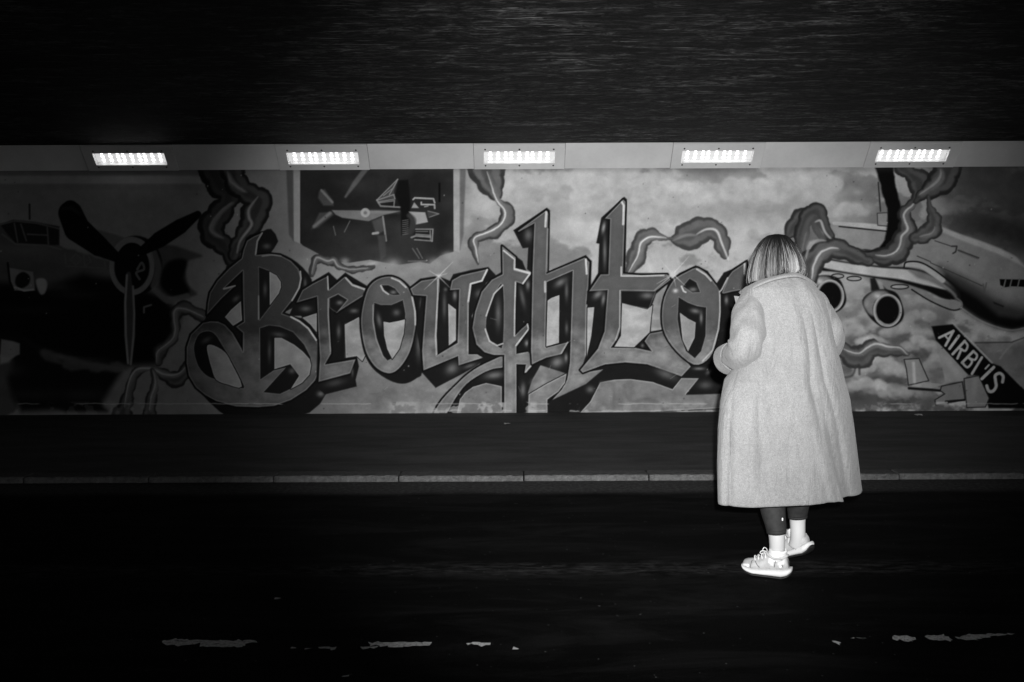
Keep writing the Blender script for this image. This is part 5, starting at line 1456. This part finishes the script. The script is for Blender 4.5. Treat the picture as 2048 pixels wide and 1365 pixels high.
# lapel point standing out past the shoulder
lp_ = [pp(1468, 592, 4.50), pp(1483, 594, 4.47), pp(1476, 618, 4.49), pp(1471, 606, 4.50)]
lv_ = np.array(lp_ + [p + np.array((0.002, 0.008, 0)) for p in lp_])
plink('lapel', shift(mesh_from('lapel', lv_, [(0, 1, 2, 3), (7, 6, 5, 4), (0, 4, 5, 1), (1, 5, 6, 2), (2, 6, 7, 3), (3, 7, 4, 0)])), M_coat, coat)
# stitched details: centre back seam, pocket flap edge
def seam(pts_uz, r=0.0016):
    out = []
    for u0, z in pts_uz:
        i = int(np.argmin(np.abs(zs - z)))
        ring = rings[i]; s_ = fc_(z) / FPX
        xl, xr = (fl(z) - 1024) * s_, (fr(z) - 1024) * s_
        xx_ = (xl + xr) / 2 + (xr - xl) / 2 * u0
        c = ring[NT // 2:]
        j = int(np.argmin(np.abs(c[:, 0] - xx_)))
        out.append(c[j] + np.array((0, -0.0006, 0)))
    return loft('seam', tube_rings(catmull(out, 4), r, 6), True)
plink('seam', shift(seam([(0.02 + 0.05 * k, 1.36 - k * 0.11) for k in range(9)], 0.0012)), M_coat, coat)
plink('pocket_edge', shift(seam([(-0.70, 0.80), (-0.62, 0.79), (-0.54, 0.785)], 0.002)), M_coat, coat)

# hair: a streaked bob, many fine strands over a close cap --------------
HC = np.array((pp(1556, 520)[0], 4.375, 0.0))
prof_s = np.array([0, .10, .22, .36, .52, .68, .82, .93, 1.0])
prof_r = np.array([0.004, .034, .060, .088, .112, .126, .134, .134, .122])
prof_z = np.array([1.680, 1.676, 1.658, 1.626, 1.578, 1.530, 1.492, 1.466, 1.448])
def hair_point(phi, s, dr=0.0, drop=0.0):
    r = np.interp(s, prof_s, prof_r) + dr
    z = np.interp(s, prof_s, prof_z)
    z = z + drop * max(s - 0.45, 0) * 1.8
    return HC + np.array((math.cos(phi) * r * 1.0, math.sin(phi) * r * 0.96, z))
def bottom(phi):     # the bob hangs lower on the left than over the collar at the back right
    return -0.030 * max(-math.cos(phi), 0) ** 2 + 0.030 * max(math.cos(phi - R(-55)), 0) ** 2 + 0.010 * max(-math.sin(phi), 0)
hr = np.random.default_rng(21)
tone_tab = hr.random(200)
brk_ = np.sort(hr.uniform(0, 2 * math.pi, 150))
def clump(phi):
    i = int(np.searchsorted(brk_, phi % (2 * math.pi)))
    f = 0.5 + 0.5 * math.sin(phi * 97)
    return 0.75 * tone_tab[i % 150] + 0.25 * f * tone_tab[(i * 7 + 3) % 200]
verts, faces, tones = [], [], []
SEG = 9
def add_strand(phi0, dr, rad, tone, root_dark, crown):
    base = len(verts)
    wig, ph = hr.normal(0, 0.035), hr.uniform(0, 6.28)
    send = float(np.clip(hr.normal(0.955, 0.045), 0.78, 1.02))
    curl = hr.normal(0, 0.006)
    pts = []
    for k in range(SEG + 1):
        s = 0.015 + (send - 0.015) * k / SEG
        phi = phi0 + wig * math.sin(s * 4 + ph) + crown * (1 - s) ** 3
        p = hair_point(phi, s, dr * (0.35 + 0.65 * s) - curl * max(s - .85, 0) * 4, bottom(phi0))
        pts.append(p)
    pts = np.array(pts)
    rr_ = rad * np.interp(np.linspace(0, 1, SEG + 1), [0, .15, .75, 1], [.7, 1, 1, .35])
    for k, ring in enumerate(tube_rings(pts, rr_, 4, 1.0, (math.cos(phi0), math.sin(phi0), 0.2))):
        s = k / SEG
        rt = float(np.clip((s - root_dark) / 0.35, 0, 1)); rt = rt * rt * (3 - 2 * rt)
        for q in ring:
            verts.append(q); tones.append(0.006 + (tone - 0.006) * rt)
    for k in range(SEG):
        a0, b0 = base + k * 4, base + (k + 1) * 4
        for j in range(4):
            faces.append((a0 + j, a0 + (j + 1) % 4, b0 + (j + 1) % 4, b0 + j))
for i in range(5200):
    phi = hr.uniform(0, 2 * math.pi)
    if R(58) < phi < R(122): continue                    # the face side stays open
    c0 = clump(phi)
    lightness = 0.012 + 0.05 * c0 + 0.40 * max(c0 - 0.50, 0) + (0.14 if hr.random() < 0.10 else 0) + hr.normal(0, 0.006)
    gap = -0.010 * (1 - c0) + 0.004 * math.sin(5 * phi + 1) + 0.003 * math.sin(13 * phi)
    lightness *= 1.15 + 0.40 * math.sin(2.6 * phi + 0.9)
    add_strand(phi + hr.normal(0, 0.01), gap + hr.normal(0, 0.0026) + (abs(hr.normal(0, 0.010)) if hr.random() < 0.06 else 0), hr.uniform(0.0005, 0.0014), float(np.clip(lightness, 0.005, 0.30)), hr.uniform(0.16, 0.55), hr.normal(0, 0.09))
# the cap under the strands
cap_r = []
for s in np.linspace(0.0, 0.97, 16):
    ring = []
    for t in np.linspace(0, 2 * np.pi, 48, endpoint=False):
        face_in = 1 - 0.32 * math.exp(-((t - R(90)) / R(38)) ** 2) * min(1, s * 2)
        p = hair_point(t, s, -0.008, bottom(t)); c = HC + np.array((0, 0, p[2]))
        ring.append(c + (p - c) * face_in)
    cap_r.append(ring)
b0 = len(verts)
for ring in cap_r:
    for q in ring: verts.append(q); tones.append(0.006)
for i in range(len(cap_r) - 1):
    for j in range(48):
        k = (j + 1) % 48
        faces.append((b0 + i * 48 + j, b0 + i * 48 + k, b0 + (i + 1) * 48 + k, b0 + (i + 1) * 48 + j))
hair_me = mesh_from('hair', verts, faces, True)
ta = hair_me.attributes.new('tone', 'FLOAT_COLOR', 'POINT')
tt = np.ones((len(verts), 4), np.float32); tt[:, :3] = np.array(tones, np.float32)[:, None]
ta.data.foreach_set('color', tt.ravel())
hair = plink('hair', shift(hair_me), M_hair)
hair['label'] = 'chin-length bob, dark at the roots with pale streaks'
